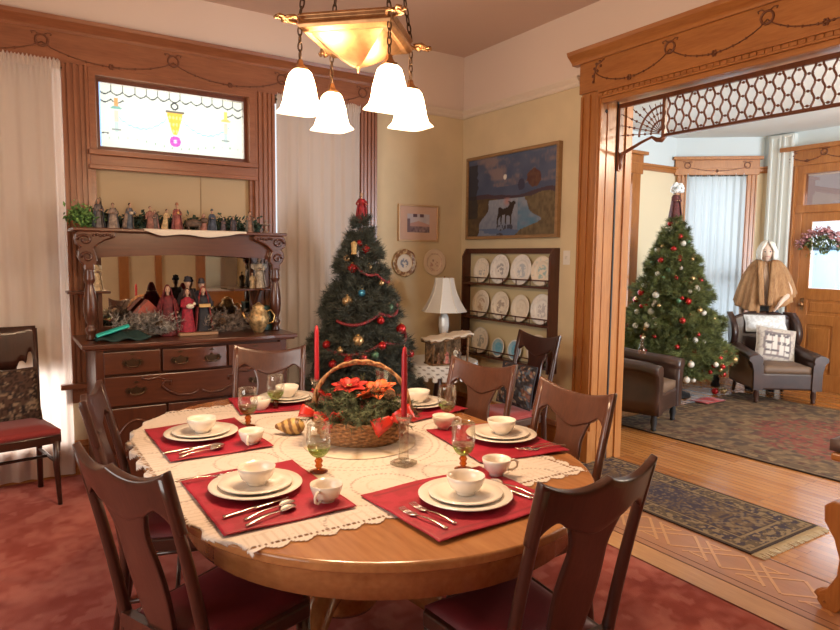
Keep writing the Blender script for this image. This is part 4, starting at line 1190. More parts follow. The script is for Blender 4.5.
def cutlery(kind):
    mb = MB(); 
    if kind == 'fork':
        mb.slab(12, 2, lambda u, v: ((-.10+.125*u, (-.5+v)*(.012-.007*u), .003+.005*math.sin(PI*u)), (0,0,1)), .0022)
        mb.slab(6, 4, lambda u, v: ((.025+.028*u, (-.5+v)*(.006+.018*sstep(u*1.6)), .003-.003*u), (0,0,1)), .002)
        for k in range(4): 
            y = -.0095+.0063*k; mb.tube([(.052, y, .000+.001), (.075, y, .001), (.097, y, .006)], .0013, 5)
    elif kind == 'knife':
        mb.slab(12, 2, lambda u, v: ((-.11+.105*u, (-.5+v)*(.014-.004*u), .004), (0,0,1)), .005)
        mb.slab(14, 2, lambda u, v: ((-.005+.125*u, (-.45+v)*.019*(1-u**5*.8), .003), (0,0,1)), .0016)
    else:
        mb.slab(12, 2, lambda u, v: ((-.10+.135*u, (-.5+v)*(.012-.007*u), .003+.006*math.sin(PI*u)), (0,0,1)), .0022)
        mb.slab(12, 8, lambda u, v: ((.032+.058*u, (-1+2*v)*.018*math.sqrt(max(.02, 1-(2*u-1)**2)), .001+.006*((2*v-1)**2)*(4*u*(1-u))+.002), (0,0,1)), .0016)
    return mb.build('dinner_'+kind if kind != 'spoon' else 'table_spoon', SILVER)
fk = cutlery('fork'); kn = cutlery('knife'); so_ = cutlery('spoon')
used = set()
def put(proto, x, y, z, rz, label, cat, group):
    if proto.name in used: o = copy_tree(proto)
    else: o = proto; used.add(proto.name)
    o.location = (x, y, z); o.rotation_euler = (0, 0, R(rz)); tag(o, label, cat, group); return o
seatd = [  # plate xy, cup xy rot, goblet xy, where
 ((.685, 2.765), (.83, 2.545, -120), (.915, 2.85), 'at the left place setting beside the edge-on chair'),
 ((.675, 2.03), (.83, 1.815, -140), (.935, 2.11), 'at the left front place setting'),
 ((1.215, 1.60), (1.455, 1.735, -20), (1.40, 1.86), 'at the right front place setting'),
 ((1.775, 2.09), (1.65, 2.345, -30), (1.735, 2.44), 'at the right place setting before the doorway'),
 ((1.79, 2.78), None, None, 'at the far right place setting below the lace side table'),
 ((1.25, 3.235), (1.06, 3.10, 60), (1.135, 3.09), 'at the far left place setting before the sideboard')]
zm = TH+.0155
for (px, py), cu, go, where in seatd:
    put(dpl, px, py, zm, 0, 'large ivory dinner plate '+where, 'plate', 'ivory dinner plates')
    put(spl, px, py, zm+.0085, 0, 'ivory salad plate '+where, 'plate', 'ivory salad plates')
    put(bwl, px+.004, py+.004, zm+.016, 0, 'ivory soup bowl '+where, 'bowl', 'ivory soup bowls')
    if cu: put(cup, cu[0], cu[1], zm-.004, cu[2], 'ivory coffee cup '+where, 'cup', 'ivory coffee cups')
    if go: put(gob, go[0], go[1], TH+.005, 0, 'green-bowled goblet with amber stem '+where, 'goblet', 'green goblets')
def cut(kind, x, y, rz, label): put({'fork': fk, 'knife': kn, 'spoon': so_}[kind], x, y, zm+.002, rz, label, kind, 'silver cutlery')
cut('knife', .62, 1.865, 14, 'silver knife nearest the plate at the left front place setting')
cut('spoon', .655, 1.825, 20, 'silver spoon between knife and outer spoon at the left front place setting')
cut('spoon', .645, 1.785, 22, 'outermost silver spoon at the left front placemat edge')
cut('fork', .56, 2.215, 0, 'silver fork beyond the plates of the left front place setting')
cut('knife', .60, 2.585, 8, 'silver knife below the plates of the left place setting')
cut('spoon', .64, 2.555, 12, 'silver spoon beside the knife of the left place setting')
cut('spoon', .63, 2.52, 17, 'outermost silver spoon of the left place setting')
cut('fork', 1.01, 1.535, 100, 'silver fork at far left of the right front placemat')
cut('fork', 1.055, 1.55, 98, 'silver fork next to the plate on the right front placemat')
cut('spoon', 1.40, 1.60, 100, 'silver spoon right of the plate at the right front place setting')
cut('knife', 1.375, 1.59, 98, 'silver knife right of the plate at the right front place setting')
cut('fork', 1.80, 1.90, 174, 'silver fork nearest the plate of the right place setting')
cut('fork', 1.82, 1.87, 170, 'outer silver fork of the right place setting')
# crystal tumbler
CRY = glass('cut crystal', (.88,.86,.80), .5, .08)
tb_ = MB().lathe([(0,0),(.040,0),(.042,.006),(.036,.03),(.045,.09),(.052,.145),(.049,.146),(.041,.09),(.032,.03),(0,.02)], 12, smooth=False).build('crystal_tumbler', CRY)
tb_.location = (1.78, 3.12, TH+.005); tag(tb_, 'cut crystal tumbler standing behind the basket handle', 'glass')
# candlesticks + candles
CAN = mat('red candle', (.36,.010,.018), .4, spec=.4)
for i, (x, y, w_) in enumerate(((1.242, 2.022, 'in front of'), (1.252, 2.845, 'behind'))):
    cs = thing('crystal_candlestick', 'square crystal candlestick %s the flower basket' % w_, 'candlestick', (x, y, TH+.005), R(20), 'crystal candlesticks')
    MB().lathe([(0,0),(.042,0),(.044,.004),(.044,.012),(.020,.02),(0,.021)], 8, smooth=False, c=(0,0,0), power=4).build('foot', CRY, cs)
    MB().lathe([(0,.0205),(.0205,.021),(.0185,.06),(.018,.12),(.020,.16),(0,.161)], 8, smooth=False).build('column', CRY, cs)
    MB().lathe([(0,.1605),(.022,.161),(.028,.172),(.034,.186),(.031,.188),(.016,.176),(0,.175)], 12, smooth=False).build('cup', CRY, cs)
    cd = thing('taper_candle', 'tall red taper candle %s the flower basket' % w_, 'candle', (x, y, TH+.005+.176), 0, 'red taper candles')
    MB().lathe([(0,0),(.0115,.0),(.0115,.02),(.0108,.24),(.006,.268),(0,.272)], 16).build('wax', CAN, cd)
    MB().tube([(0,0,.27), (.002,0,.281)], .001, 5).build('wick', BLACKM, cd)
# doily
o = MB().lathe([(0,0),(.235,0),(.237,.001),(.235,.002),(0,.002)], 48).build('round_doily', LACEC); o.location = (1.235, 2.37, TH+.005)
paint(o, lambda x, y, z: (.70,.60,.46, 1) if (math.atan2(y,x)*9) % 1 > .2 else (.45,.34,.22, 1)); tag(o, 'round tan doily under the flower basket', 'doily')
# basket
BA = -R(30)
bk = thing('wicker_basket', 'oval twig basket with arched twisted handle in the middle of the table', 'basket', (1.25, 2.38, TH+.008), BA)
WK = mat('wicker', (.34,.16,.06), .7, var=.4, vscale=60)
mb = MB()
for k in range(11):
    q = k/10; z = .012+.105*q; r = .155+.055*q**.7
    mb.tube([((r+.006*math.sin(a*18+k*PI))*math.cos(a)*1.0, (r*.74+.006*math.sin(a*18+k*PI))*math.sin(a), z+.02*math.cos(2*a)*q) for a in [2*PI*j/72 for j in range(72)]], .0065, 6, closed=True)
mb.lathe([(0,0),(.155,0),(.155,.012),(0,.012)], 30, sy=.74); mb.build('woven_body', WK, bk)
for ph in (0, 2.1, 4.2):
    P = []
    for j in range(41):
        t = PI*j/40; c_ = .195*math.cos(t)*(1+.10*math.sin(t)); z = .09+.245*math.sin(t)**.8
        P.append((c_+.010*math.cos(t*9+ph), .010*math.sin(t*9+ph), z+.008*math.sin(t*7+ph)))
    MB().tube(P, .0065, 6).build('handle_strand', WK, bk)
# greens, poinsettias, ribbon
def at_b(x, y, z): return tuple(Matrix.Translation((1.25, 2.38, TH+.008)) @ Matrix.Rotation(BA, 4, 'Z') @ Vector((x, y, z)))
def needles(mb, base, d, ln, nl, n, rr, w=.0022, mi=0):
    base = Vector(base); d = Vector(d).normalized(); s_ = d.orthogonal().normalized(); t_ = d.cross(s_)
    for k in range(n):
        q = k/n; p = base+d*ln*q; a = rr.uniform(0, 2*PI)
        o_ = (s_*math.cos(a)+t_*math.sin(a))*.85+d*.6
        e = p+o_.normalized()*nl*rr.uniform(.7, 1.1)
        x = o_.cross(d).normalized()*w
        mb.add([tuple(p-x), tuple(p+x), tuple(e)], [(0,1,2)], mi)
rr = random.Random(12)
mb = MB()
for k in range(330):
    a = rr.uniform(0, 2*PI); r = rr.uniform(.02, .21)
    el = rr.uniform(-.25, .8); d = Vector((math.cos(a), math.sin(a)*.8, el))
    b_ = (r*.90*math.cos(a), r*.68*math.sin(a), .10+.12*(1-(r/.21)**2)*rr.random())
    needles(mb, b_, d, .08, .030, 34, rr, .0016)
o = mb.build('pine_greenery', mat('centre pine', (.075,.085,.035), .8, var=.5, vscale=40)); o.matrix_world = Matrix.Translation((1.25, 2.38, TH+.008)) @ Matrix.Rotation(BA, 4, 'Z')
tag(o, 'mixed pine greenery filling the twig basket', 'greenery', kind='stuff')
PET = mat('poinsettia petal', (.50,.025,.015), .5, var=.4, vscale=30, spec=.4); PETO = mat('orange petal', (.72,.13,.03), .5, var=.3, vscale=30)
def bloom(label, loc, size, m_, n=7, tilt=(0,0)):
    p = thing('poinsettia', label, 'flower', loc, 0, 'silk blooms in the basket')
    p.rotation_euler = (tilt[0], tilt[1], rr.uniform(0, 6))
    for ring, (nn, sc_, up) in enumerate(((n, 1, .05), (n-2, .65, .35))):
        mb = MB()
        for k in range(nn):
            a = 2*PI*k/nn+ring*.4
            def fn(u, v, a=a, sc_=sc_, up=up):
                L_ = size*sc_*u; w = size*sc_*.30*math.sin(PI*min(1, u*.93+.04))**.8*(2*v-1)
                z = L_*up + .10*size*math.sin(u*2.5)-abs(2*v-1)*-.08*size*u
                return ((L_*math.cos(a)-w*math.sin(a), L_*math.sin(a)+w*math.cos(a), z), (0,0,1))
            mb.slab(6, 4, fn, .0015)
        mb.build('petals', m_, p)
    mb = MB()
    for k in range(6): mb.ball((.008*math.cos(k), .008*math.sin(k), size*.15), .005, n=6, m=4)
    mb.build('flower_centre', GOLD, p)
for lab, xyz, sz, m_, tl_ in (('red poinsettia at the left rim of the basket', (-.15, .02, .17), .075, PET, (.3,-.5)),
    ('red poinsettia at the top middle of the basket under the handle', (-.05, .02, .22), .08, PET, (.2,-.1)),
    ('orange silk bloom at the top right inside the basket', (.07, .03, .20), .085, PETO, (.2,.3)),
    ('small red bloom at the low left front of the basket', (-.10, -.14, .11), .055, PET, (1.1,-.3)),
    ('red bloom at the far right of the basket near the front candle', (.19, .06, .13), .06, PET, (.4,.8)),
    ('small orange bloom in the middle of the basket', (.02, -.04, .20), .05, PETO, (.5,0))):
    bloom(lab, at_b(*xyz), sz, m_, tilt=tl_)
def bow(label, loc, rz, s):
    p = thing('ribbon_bow', label, 'bow', loc, rz, 'red ribbon bows on the basket')
    m_ = mat('satin red ribbon', (.60,.03,.015), .3, spec=.6)
    for sg in (-1, 1):
        def fn(u, v, sg=sg):
            t = 2*PI*u; r = s*(.5-.5*math.cos(t))
            return ((sg*r, -.012+(v-.5)*s*.55*(.35+.65*math.sin(t/2)), s*.32*math.sin(t)+.0), (0,1,.01)) if False else ((sg*r, (v-.5)*s*.75*(.3+.7*math.sin(t/2)), s*.30*math.sin(t)), (math.sin(t),0,math.cos(t)+.001))
        MB().slab(20, 5, fn, .0012).build('loop', m_, p)
        MB().slab(8, 3, lambda u, v, sg=sg: ((sg*s*(.1+.9*u), (v-.5)*s*.5-.25*s*u, -s*.4*u), (0,.2,1)), .0012).build('tail', m_, p)
    MB().ball((0,0,0), s*.16).build('knot', m_, p)
    return p
b1 = bow('large shiny red ribbon bow on the right front of the basket', at_b(.13, -.16, .13), BA, .085); b1.rotation_euler = (R(75), R(-25), BA)
b2 = bow('small red ribbon bow on the left side of the basket', at_b(-.19, -.07, .13), BA, .06); b2.rotation_euler = (R(70), R(20), BA)
CONE = mat('pine cone', (.16,.085,.04), .8, var=.4, vscale=40)
def cone(label, loc, r, rot=(0,0,0), m_=CONE, cat='pine cone', name='pine_cone', group=None):
    mb = MB()
    for k in range(60):
        q = k/60; a = k*2.4; rad = r*math.sin(PI*(q*.85+.12)); z = (q-.5)*r*2.6
        d = Vector((math.cos(a), math.sin(a), .4)); p = Vector((rad*.55*math.cos(a), rad*.55*math.sin(a), z)); t_ = Vector((-math.sin(a), math.cos(a), 0))*r*.26
        e = p+d*rad*.55; mb.add([tuple(p-t_*.5), tuple(p+t_*.5), tuple(e+t_), tuple(e-t_)], [(0,1,2,3)])
        mb.add([tuple(p-t_*.5), tuple(p+t_*.5), tuple(e+t_-Vector((0,0,r*.12))), tuple(e-t_-Vector((0,0,r*.12)))], [(3,2,1,0)])
    mb.ball((0,0,0), r*.5, sz=2)
    o = mb.build(name, m_); o.location = loc; o.rotation_euler = rot; return tag(o, label, cat, group)
cone('pine cone nestled in the top right of the basket beside the orange bloom', at_b(.12, -.03, .20), .022, (1,0,0)); cone('brown pine cone hanging over the right end of the basket', at_b(.20, -.06, .13), .026, (.5,1.2,0))
sh_ = MB().grid(28, 16, lambda u, v: ((.012+.05*math.sin(PI*v)**.8)*math.cos(2*PI*u)*(1+.04*math.cos(12*PI*2*u*.5)), (.03+.0)*math.sin(PI*v)**.8*math.sin(2*PI*u), .0), closeu=True)
gp = thing('striped_gourd', 'tan and brown striped ornament lying left of the flower basket', 'ornament', (1.045, 2.62, TH+.040), R(-30))
mb = MB(); 
prof = [(.0,-.085),(.010,-.080),(.018,-.06),(.034,-.03),(.038,0),(.034,.025),(.018,.042),(0,.048)]
prof = [(a[0]*(1-k/6)+b[0]*k/6, a[1]*(1-k/6)+b[1]*k/6) for a, b in zip(prof[:-1], prof[1:]) for k in range(6)]+[prof[-1]]
mb.lathe(prof, 24, M=Matrix.Rotation(R(90), 4, 'Y')); gmat = painted('gourd', .4, spec=.4); o = mb.build('body', gmat, gp)
paint(o, lambda x, y, z: (.58,.36,.12) if math.sin(x*190+2*math.sin(z*40)) > -.1 else (.20,.09,.03))

# ================================================================== CHANDELIER
CX, CY = 1.18, 2.28
ch = thing('chandelier', 'square brass chandelier on chains with four lit glass bell shades', 'chandelier', (CX, CY, 2.27))
zr = .115
RR = .245
mb = MB()
def sq(r, z): return [(r, 0, z), (0, r, z), (-r, 0, z), (0, -r, z)]
lay = [(RR-.055, zr-.020), (RR-.02, zr-.024), (RR, zr-.012), (RR+.006, zr+.0), (RR-.004, zr+.010), (RR-.008, zr+.018), (RR+.004, zr+.03), (RR-.004, zr+.040), (RR-.05, zr+.042), (RR-.06, zr+.02)]
vs = []; fs = []
for r, z in lay: vs += sq(r, z)
n = len(lay)
for i in range(n):
    for k in range(4): fs.append((i*4+k, i*4+(k+1) % 4, ((i+1) % n)*4+(k+1) % 4, ((i+1) % n)*4+k))
mb.add(vs, fs); mb.build('rim', BRASS, ch, bev=.002)
# pan: four curved faces to a point
mb = MB()
for k in range(4):
    a0 = k*PI/2; a1 = a0+PI/2
    def fn(u, v, a0=a0, a1=a1):
        q = 1-v; r = RR*.93*(q**.75) ; z = zr*(1-v**1.1)-.004*0 
        p0 = Vector((math.cos(a0)*r, math.sin(a0)*r, 0)); p1 = Vector((math.cos(a1)*r, math.sin(a1)*r, 0))
        p = p0.lerp(p1, u); bul = 1+.10*math.sin(PI*u)*math.sin(PI*v)
        return (p.x*bul, p.y*bul, z-.02*math.sin(PI*v)*0)
    mb.grid(10, 12, fn)
mb.build('pan', BRASS, ch)
MB().lathe([(0,-.02),(.006,-.012),(.004,-.004),(.012,.002),(.008,.012),(0,.016)], 12).build('finial', BRASS, ch)
mb = MB()
def chain(mb, p, q, link=.034, r=.003):
    p = Vector(p); q = Vector(q); n = max(1, round((q-p).length/(link*.78))); d = (q-p)/n
    zq = d.to_track_quat('Z', 'Y').to_matrix().to_4x4()
    for k in range(n):
        c_ = p+d*(k+.5); M = Matrix.Translation(c_) @ zq @ Matrix.Rotation(PI/2*(k % 2), 4, 'Z')
        mb.tube([(.0075*math.cos(a), 0, link*.5*math.sin(a)) for a in [2*PI*j/12 for j in range(12)]], r, 6, closed=True, M=M)
SHM, nt, out = newmat('lit glass shade')
em = nt.nodes.new('ShaderNodeEmission'); em.inputs[0].default_value = (1, .80, .56, 1); em.inputs[1].default_value = 5.5
df = nt.nodes.new('ShaderNodeBsdfTranslucent'); df.inputs[0].default_value = (.9,.85,.75,1); gl = nt.nodes.new('ShaderNodeBsdfGlossy'); gl.inputs['Roughness'].default_value = .1
a1 = nt.nodes.new('ShaderNodeAddShader'); mx = nt.nodes.new('ShaderNodeMixShader'); mx.inputs[0].default_value = .06
L(nt, df.outputs[0], a1.inputs[0]); L(nt, em.outputs[0], a1.inputs[1]); L(nt, a1.outputs[0], mx.inputs[1]); L(nt, gl.outputs[0], mx.inputs[2]); tr_ = nt.nodes.new('ShaderNodeBsdfTransparent'); m3 = nt.nodes.new('ShaderNodeMixShader'); m3.inputs[0].default_value = .42
L(nt, tr_.outputs[0], m3.inputs[1]); L(nt, mx.outputs[0], m3.inputs[2]); L(nt, m3.outputs[0], out.inputs[0])
BULB = mat('bulb', (1,.9,.7), .5, emis=(1,.80,.55), es=12)
for k in range(4):
    a = k*PI/2; dx, dy = math.cos(a), math.sin(a); hx, hy = RR*.97*dx, RR*.97*dy
    # ornate leaf at corner
    mb = MB(); M = T(RR*dx, RR*dy, zr+.01, rz=a)
    for s_ in (-1, 1):
        mb.tube([(.0, s_*.01, .0), (.025, s_*.03, .005), (.05, s_*.024, .0), (.045, s_*.008, .004), (.03, s_*.014, .004)], .007, 6, M=M)
        mb.tube([(.045, s_*.006, .002), (.075, s_*.018, .004), (.085, s_*.006, .0)], .006, 6, M=M)
    mb.ball((.055, 0, .0), .012, M=M, sz=.6); mb.build('corner_leaf', BRASS, ch)
    mb = MB(); chain(mb, (hx, hy, zr-.01), (hx*1.0, hy*1.0, -.005)); mb.build('drop_chain', BRASSD, ch)
    mb = MB(); chain(mb, (hx, hy, zr+.03), (dx*.05, dy*.05, 1.06), .04, .0032); mb.build('hanging_chain', BRASSD, ch)
    z0 = -.195
    MB().lathe([(0,.188),(.010,.186),(.014,.17),(.028,.150),(.033,.148),(.030,.14),(.030,.158),(0,.16)], 4, M=T(hx, hy, z0, rz=a+PI/4), smooth=False).build('socket_cap', BRASS, ch)
    prof = [(.026,.148),(.036,.135),(.043,.11),(.049,.08),(.054,.045),(.062,.018),(.078,.0)]
    s2 = MB(); s2.lathe(prof, 32, M=T(hx, hy, z0, rz=a), power=5.5)
    s2.f = [f for f in s2.f if len(f) == 4]; s2.m = s2.m[:len(s2.f)]; s2.s = s2.s[:len(s2.f)]
    so = s2.build('glass_shade', SHM, ch)
    mb = MB(); mb.lathe([(0,.07),(.008,.075),(.012,.09),(.010,.10),(.009,.11),(.009,.14)], 12, M=T(hx, hy, z0)); mb.build('bulb', BULB, ch)
    ld = bpy.data.lights.new('bulb_light', 'POINT'); ld.energy = BULB_W; ld.color = (1, .69, .42); ld.shadow_soft_size = .035
    lo = bpy.data.objects.new('bulb_light', ld); C.objects.link(lo); lo.location = (CX+hx, CY+hy, 2.27+z0+.05)
MB().lathe([(0,1.13),(.075,1.13),(.07,1.10),(.03,1.07),(0,1.06)], 20).build('canopy', BRASS, ch)
# ================================================================== FIGURES
SKIN = mat('figure skin', (.50,.30,.20), .6)
def dk(c, s=.35): return mat('robe', c, .7, var=s, vscale=50)
def figurine(label, loc, rz, h, robe, cloak=None, hood=None, lean=0, arms='front', kneel=False, hat=None, group='nativity figures on the shelf', wings=None, prop=None, skin=SKIN, cat='figurine', name='nativity_figurine', hair=None):
    """robed standing or kneeling figure, ~h tall: one body mesh, garment children"""
    p = thing(name, label, cat, loc, R(rz), group)
    s = h; ln = lambda z: lean*(z/s)**1.5*s
    # body: head, neck, hands (one mesh)
    mb = MB(); hz = s*.91
    mb.ball((ln(hz), 0, hz), s*.062, n=14, m=10, sy=.85, sz=1.15)
    mb.ball((ln(hz)+s*.062, 0, hz-s*.008), s*.012, n=6, m=4)                       # nose
    mb.tube([(ln(s*.8), 0, s*.78), (ln(hz), 0, hz)], s*.03, 8)
    for sg in (-1, 1):
        mb.ball((ln(hz)+s*.054, sg*s*.022, hz+s*.012), s*.008, mi=1, n=5, m=4)
        if arms == 'front': hp = (ln(s*.6)+s*.17, sg*s*.03, s*.60)
        elif arms == 'out': hp = (ln(s*.6)+s*.20, sg*s*.13, s*.62)
        else: hp = (ln(s*.5)+s*.03, sg*s*.17, s*.46)
        mb.ball(hp, s*.026, n=8, m=6, sy=.8)
        for f in range(3): mb.tube([hp, (hp[0]+s*.035, hp[1]+(f-1)*s*.010, hp[2]-s*.006)], s*.006, 5)
    mb.build('body', [skin, BLACKM], p)
    # robe
    mb = MB(); w = .17 if not kneel else .22
    prof = [(w, 0), (w*1.02, .03), (w*.86, .18), (w*.72, .38), (.105, .55), (.118, .68), (.095, .76), (.045, .80)]
    n = 26; vs = []; fs = []
    for r, z in prof:
        for k in range(n):
            a = 2*PI*k/n; f = 1+.07*math.sin(a*7+z*3)*(1-z)
            fx_ = .85 if z > .4 else 1
            xx = r*s*f*math.cos(a)*fx_+ln(z*s)
            if kneel and z < .35: xx = r*s*f*(1.25 if math.cos(a) < 0 else .9)*math.cos(a)
            vs.append((xx, r*s*f*math.sin(a)*1.0, z*s))
    for i in range(len(prof)-1):
        for k in range(n): fs.append((i*n+k, i*n+(k+1) % n, (i+1)*n+(k+1) % n, (i+1)*n+k))
    fs.append(tuple(range(n))[::-1]); mb.add(vs, fs, smooth=True)
    for sg in (-1, 1):
        if arms == 'front': P = [(ln(s*.72), sg*s*.10, s*.73), (ln(s*.6)+s*.05, sg*s*.13, s*.60), (ln(s*.6)+s*.15, sg*s*.045, s*.60)]
        elif arms == 'out': P = [(ln(s*.72), sg*s*.10, s*.73), (ln(s*.6)+s*.06, sg*s*.15, s*.62), (ln(s*.6)+s*.18, sg*s*.135, s*.62)]
        else: P = [(ln(s*.72), sg*s*.10, s*.73), (ln(s*.6), sg*s*.15, s*.60), (ln(s*.5)+s*.02, sg*s*.165, s*.49)]
        mb.tube(P, [s*.045, s*.048, s*.052], 10)
    mb.build('robe', dk(robe), p)
    if cloak:
        def fn(u, v):
            a = PI*.28+2*PI*.72*u + (0); z = s*(.80-.76*v); r = s*(.10+.11*v**.8)*(1+.06*math.sin(u*40)*v)
            return ((r*math.cos(a)*.95+ln(z), r*math.sin(a), z), (math.cos(a), math.sin(a), .1))
        MB().slab(28, 8, fn, s*.012).build('cloak', dk(cloak), p)
    if hood:
        def fn(u, v):
            a = PI*.30+2*PI*.70*u; q = v; r = s*.075*math.cos(q*1.45)**.6+s*.012*(1-v); z = hz-s*.10+s*.19*q
            return ((r*math.cos(a)*1.05+ln(hz)-s*.006, r*math.sin(a), z), (math.cos(a), math.sin(a), .3))
        MB().slab(20, 8, fn, s*.010).build('hood', dk(hood), p)
    elif hat:
        MB().lathe([(.065,0),(.072,.02),(.06,.04),(.05,.07),(.055,.09),(.02,.10),(0,.11)], 12, c=(0,0,0), M=T(ln(hz), 0, hz+s*.03, sc=s)).build('crown', dk(hat), p)
    else:
        mb = MB(); mb.ball((ln(hz)-s*.012, 0, hz+s*.016), s*.064, n=12, m=8, sy=.92, sz=1.05); mb.build('hair', dk(hair or (.08,.04,.02)), p)
    if wings:
        for sg in (-1, 1):
            MB().slab(8, 6, lambda u, v, sg=sg: ((-s*.10-.05*s*u, sg*s*(.03+.22*u), s*(.52+.28*v*(1-.5*u)+.12*u)), (1,sg*.2,0)), s*.012).build('wing', dk(wings), p)
    if prop == 'staff': MB().tube([(s*.17, s*.04, 0), (s*.165, s*.035, s*.95), (s*.15, 0, s*1.02), (s*.18, -s*.03, s*1.0)], s*.011, 6).build('staff', BARK, p)
    if prop == 'gift': MB().lathe([(.04,0),(.05,.03),(.045,.07),(.02,.10),(0,.12)], 10, M=T(s*.20, 0, s*.60, sc=s)).build('gift', GOLD, p)
    if prop == 'lamb':
        m2 = MB(); m2.ball((s*.20, 0, s*.60), s*.06, sy=1.5); m2.ball((s*.22, s*.09, s*.66), s*.035); m2.build('lamb', dk((.6,.52,.4)), p)
    if prop == 'book': MB().box(s*.14, s*.24, -s*.12, s*.12, s*.55, s*.62).build('song_book', mat('book', (.55,.34,.12), .6), p)
    return p
zt = 1.713; ys_ = 4.70
LC = [(.537,-70,.195,(.16,.13,.12),(.07,.08,.10),(.25,.20,.16),.05,'front',0,None,'staff','tall dark-cloaked nativity figurine beside the green plant on the shelf'),
 (.626,-100,.17,(.30,.22,.17),(.10,.09,.09),None,.0,'front',1,None,None,'kneeling hooded nativity figurine second from the shelf left end'),
 (.715,-60,.175,(.09,.10,.12),(.28,.20,.15),None,.16,'out',0,None,'lamb','stooping nativity figurine in dark robe carrying a lamb'),
 (.855,-90,.16,(.26,.11,.08),None,None,0,'down',0,None,None,'slender brown-red nativity figurine in front of dark greenery'),
 (.885,-110,.135,(.14,.10,.09),(.2,.09,.08),(.12,.07,.06),0,'front',0,None,None,'short dark hooded figurine standing close to the brown-red one'),
 (.945,-60,.145,(.52,.36,.18),None,None,.22,'front',0,None,None,'leaning tan nativity figurine beside the red-robed one'),
 (1.03,-90,.185,(.32,.09,.07),(.25,.09,.09),None,0,'front',0,(.3,.12,.06),'gift','red-robed nativity figurine holding a gift at shelf centre'),
 (1.205,-80,.125,(.38,.16,.12),None,(.40,.20,.15),.12,'front',1,None,None,'kneeling pinkish nativity figurine right of centre'),
 (1.268,-95,.155,(.06,.07,.10),(.10,.12,.16),None,0,'front',0,(.10,.10,.10),None,'dark blue-black nativity figurine right of the kneeling pink one'),
 (1.345,-80,.105,(.08,.06,.07),None,None,.1,'front',1,None,None,'small dark kneeling nativity figurine in the right greenery'),
 (1.42,-100,.115,(.06,.05,.06),(.12,.07,.07),None,0,'down',0,None,None,'small dark standing nativity figurine in the right greenery'),
 (1.54,-80,.155,(.28,.15,.10),(.16,.16,.14),None,0,'out',0,None,'staff','brown nativity figurine standing last toward the right shelf end')]
for (x, rz, h, robe, cl, hd, le, ar, kn_, hat, prop, lab) in LC:
    figurine(lab, (x, ys_, zt), rz, h, robe, cl, hd, le, ar, bool(kn_), hat, prop=prop)
mb = MB(); mb.tube([(-.05,0,.045),(0,0,.055),(.05,0,.045)], [.02,.03,.022], 8); mb.ball((.075,0,.075), .02, sx=1.4)
for a in (-.035,.035):
    for b in (-.012,.012): mb.tube([(a,b,.04),(a,b,0)], .006, 5)
ox = mb.build('ox_figurine', dk((.10,.06,.04))); ox.location = (1.13, 4.66, zt); tag(ox, 'small dark ox figurine lying low on the shelf cloth', 'figurine')
# small bird-bath like ornament
MB_ = MB(); MB_.lathe([(.03,0),(.02,.01),(.008,.02),(.008,.05),(.035,.06),(.04,.066),(.01,.06),(.006,.09),(.022,.096),(0,.09)], 14)
o = MB_.build('tiered_ornament', dk((.25,.18,.14))); o.location = (1.655, 4.68, zt); tag(o, 'small tiered metal ornament at the right end of the shelf', 'ornament')
# greenery on shelf
rr = random.Random(5)
def garland(name, label, boxes_, m_, size=.035, cat='greenery'):
    mb = MB()
    for (c, sp_, n) in boxes_: 
        leaf_stuff(mb, c, sp_, n, size, 0, rr, 0)
        P = [(c[0]-sp_[0]*1.2, c[1], c[2]-sp_[2]*.6), c, (c[0]+sp_[0]*1.2, c[1], c[2]-sp_[2]*.6)]; mb.tube(P, .003, 5)
    o = mb.build(name, m_); 
    for v in o.data.vertices:
        v.co.z = max(v.co.z, zt if c[2] > 1.5 else .996)
    return tag(o, label, cat, kind='stuff')
garland('ivy_greenery', 'bright green ivy at the left end of the high shelf', [((.43,4.70,1.79),(.030,.03,.034),260),((.49,4.72,1.78),(.03,.03,.032),200)], mat('ivy', (.13,.26,.07), .6, var=.7, vscale=30), .032)
garland('shelf_greenery', 'dark green boughs between the nativity figurines on the high shelf', [((x,4.80,1.755),(.03,.03,.028),170) for x in (.60,.66,.78,.83,.90,1.0,1.16,1.32,1.38,1.44,1.50,1.60)], mat('dark bough', (.035,.07,.05), .8, var=.6, vscale=30), .034)
# cream runner over top shelf
def rf(u, v):
    x = .79+.68*u; edge = .028*sstep(u*5)*sstep((1-u)*5)+.008*math.sin(u*13)
    y = 4.56-.004; 
    if v < .6: return ((x, 4.85-(4.85-y)*v/.6, 1.7145), (0,0,1))
    return ((x, y, 1.7145-(v-.6)/.4*(edge+.012)), (0,-1,0))
o = MB().slab(30, 12, rf, .0025).build('shelf_runner', mat('cream cloth', (.70,.62,.50), .9)); tag(o, 'cream cloth runner draped over the front of the high shelf', 'cloth')

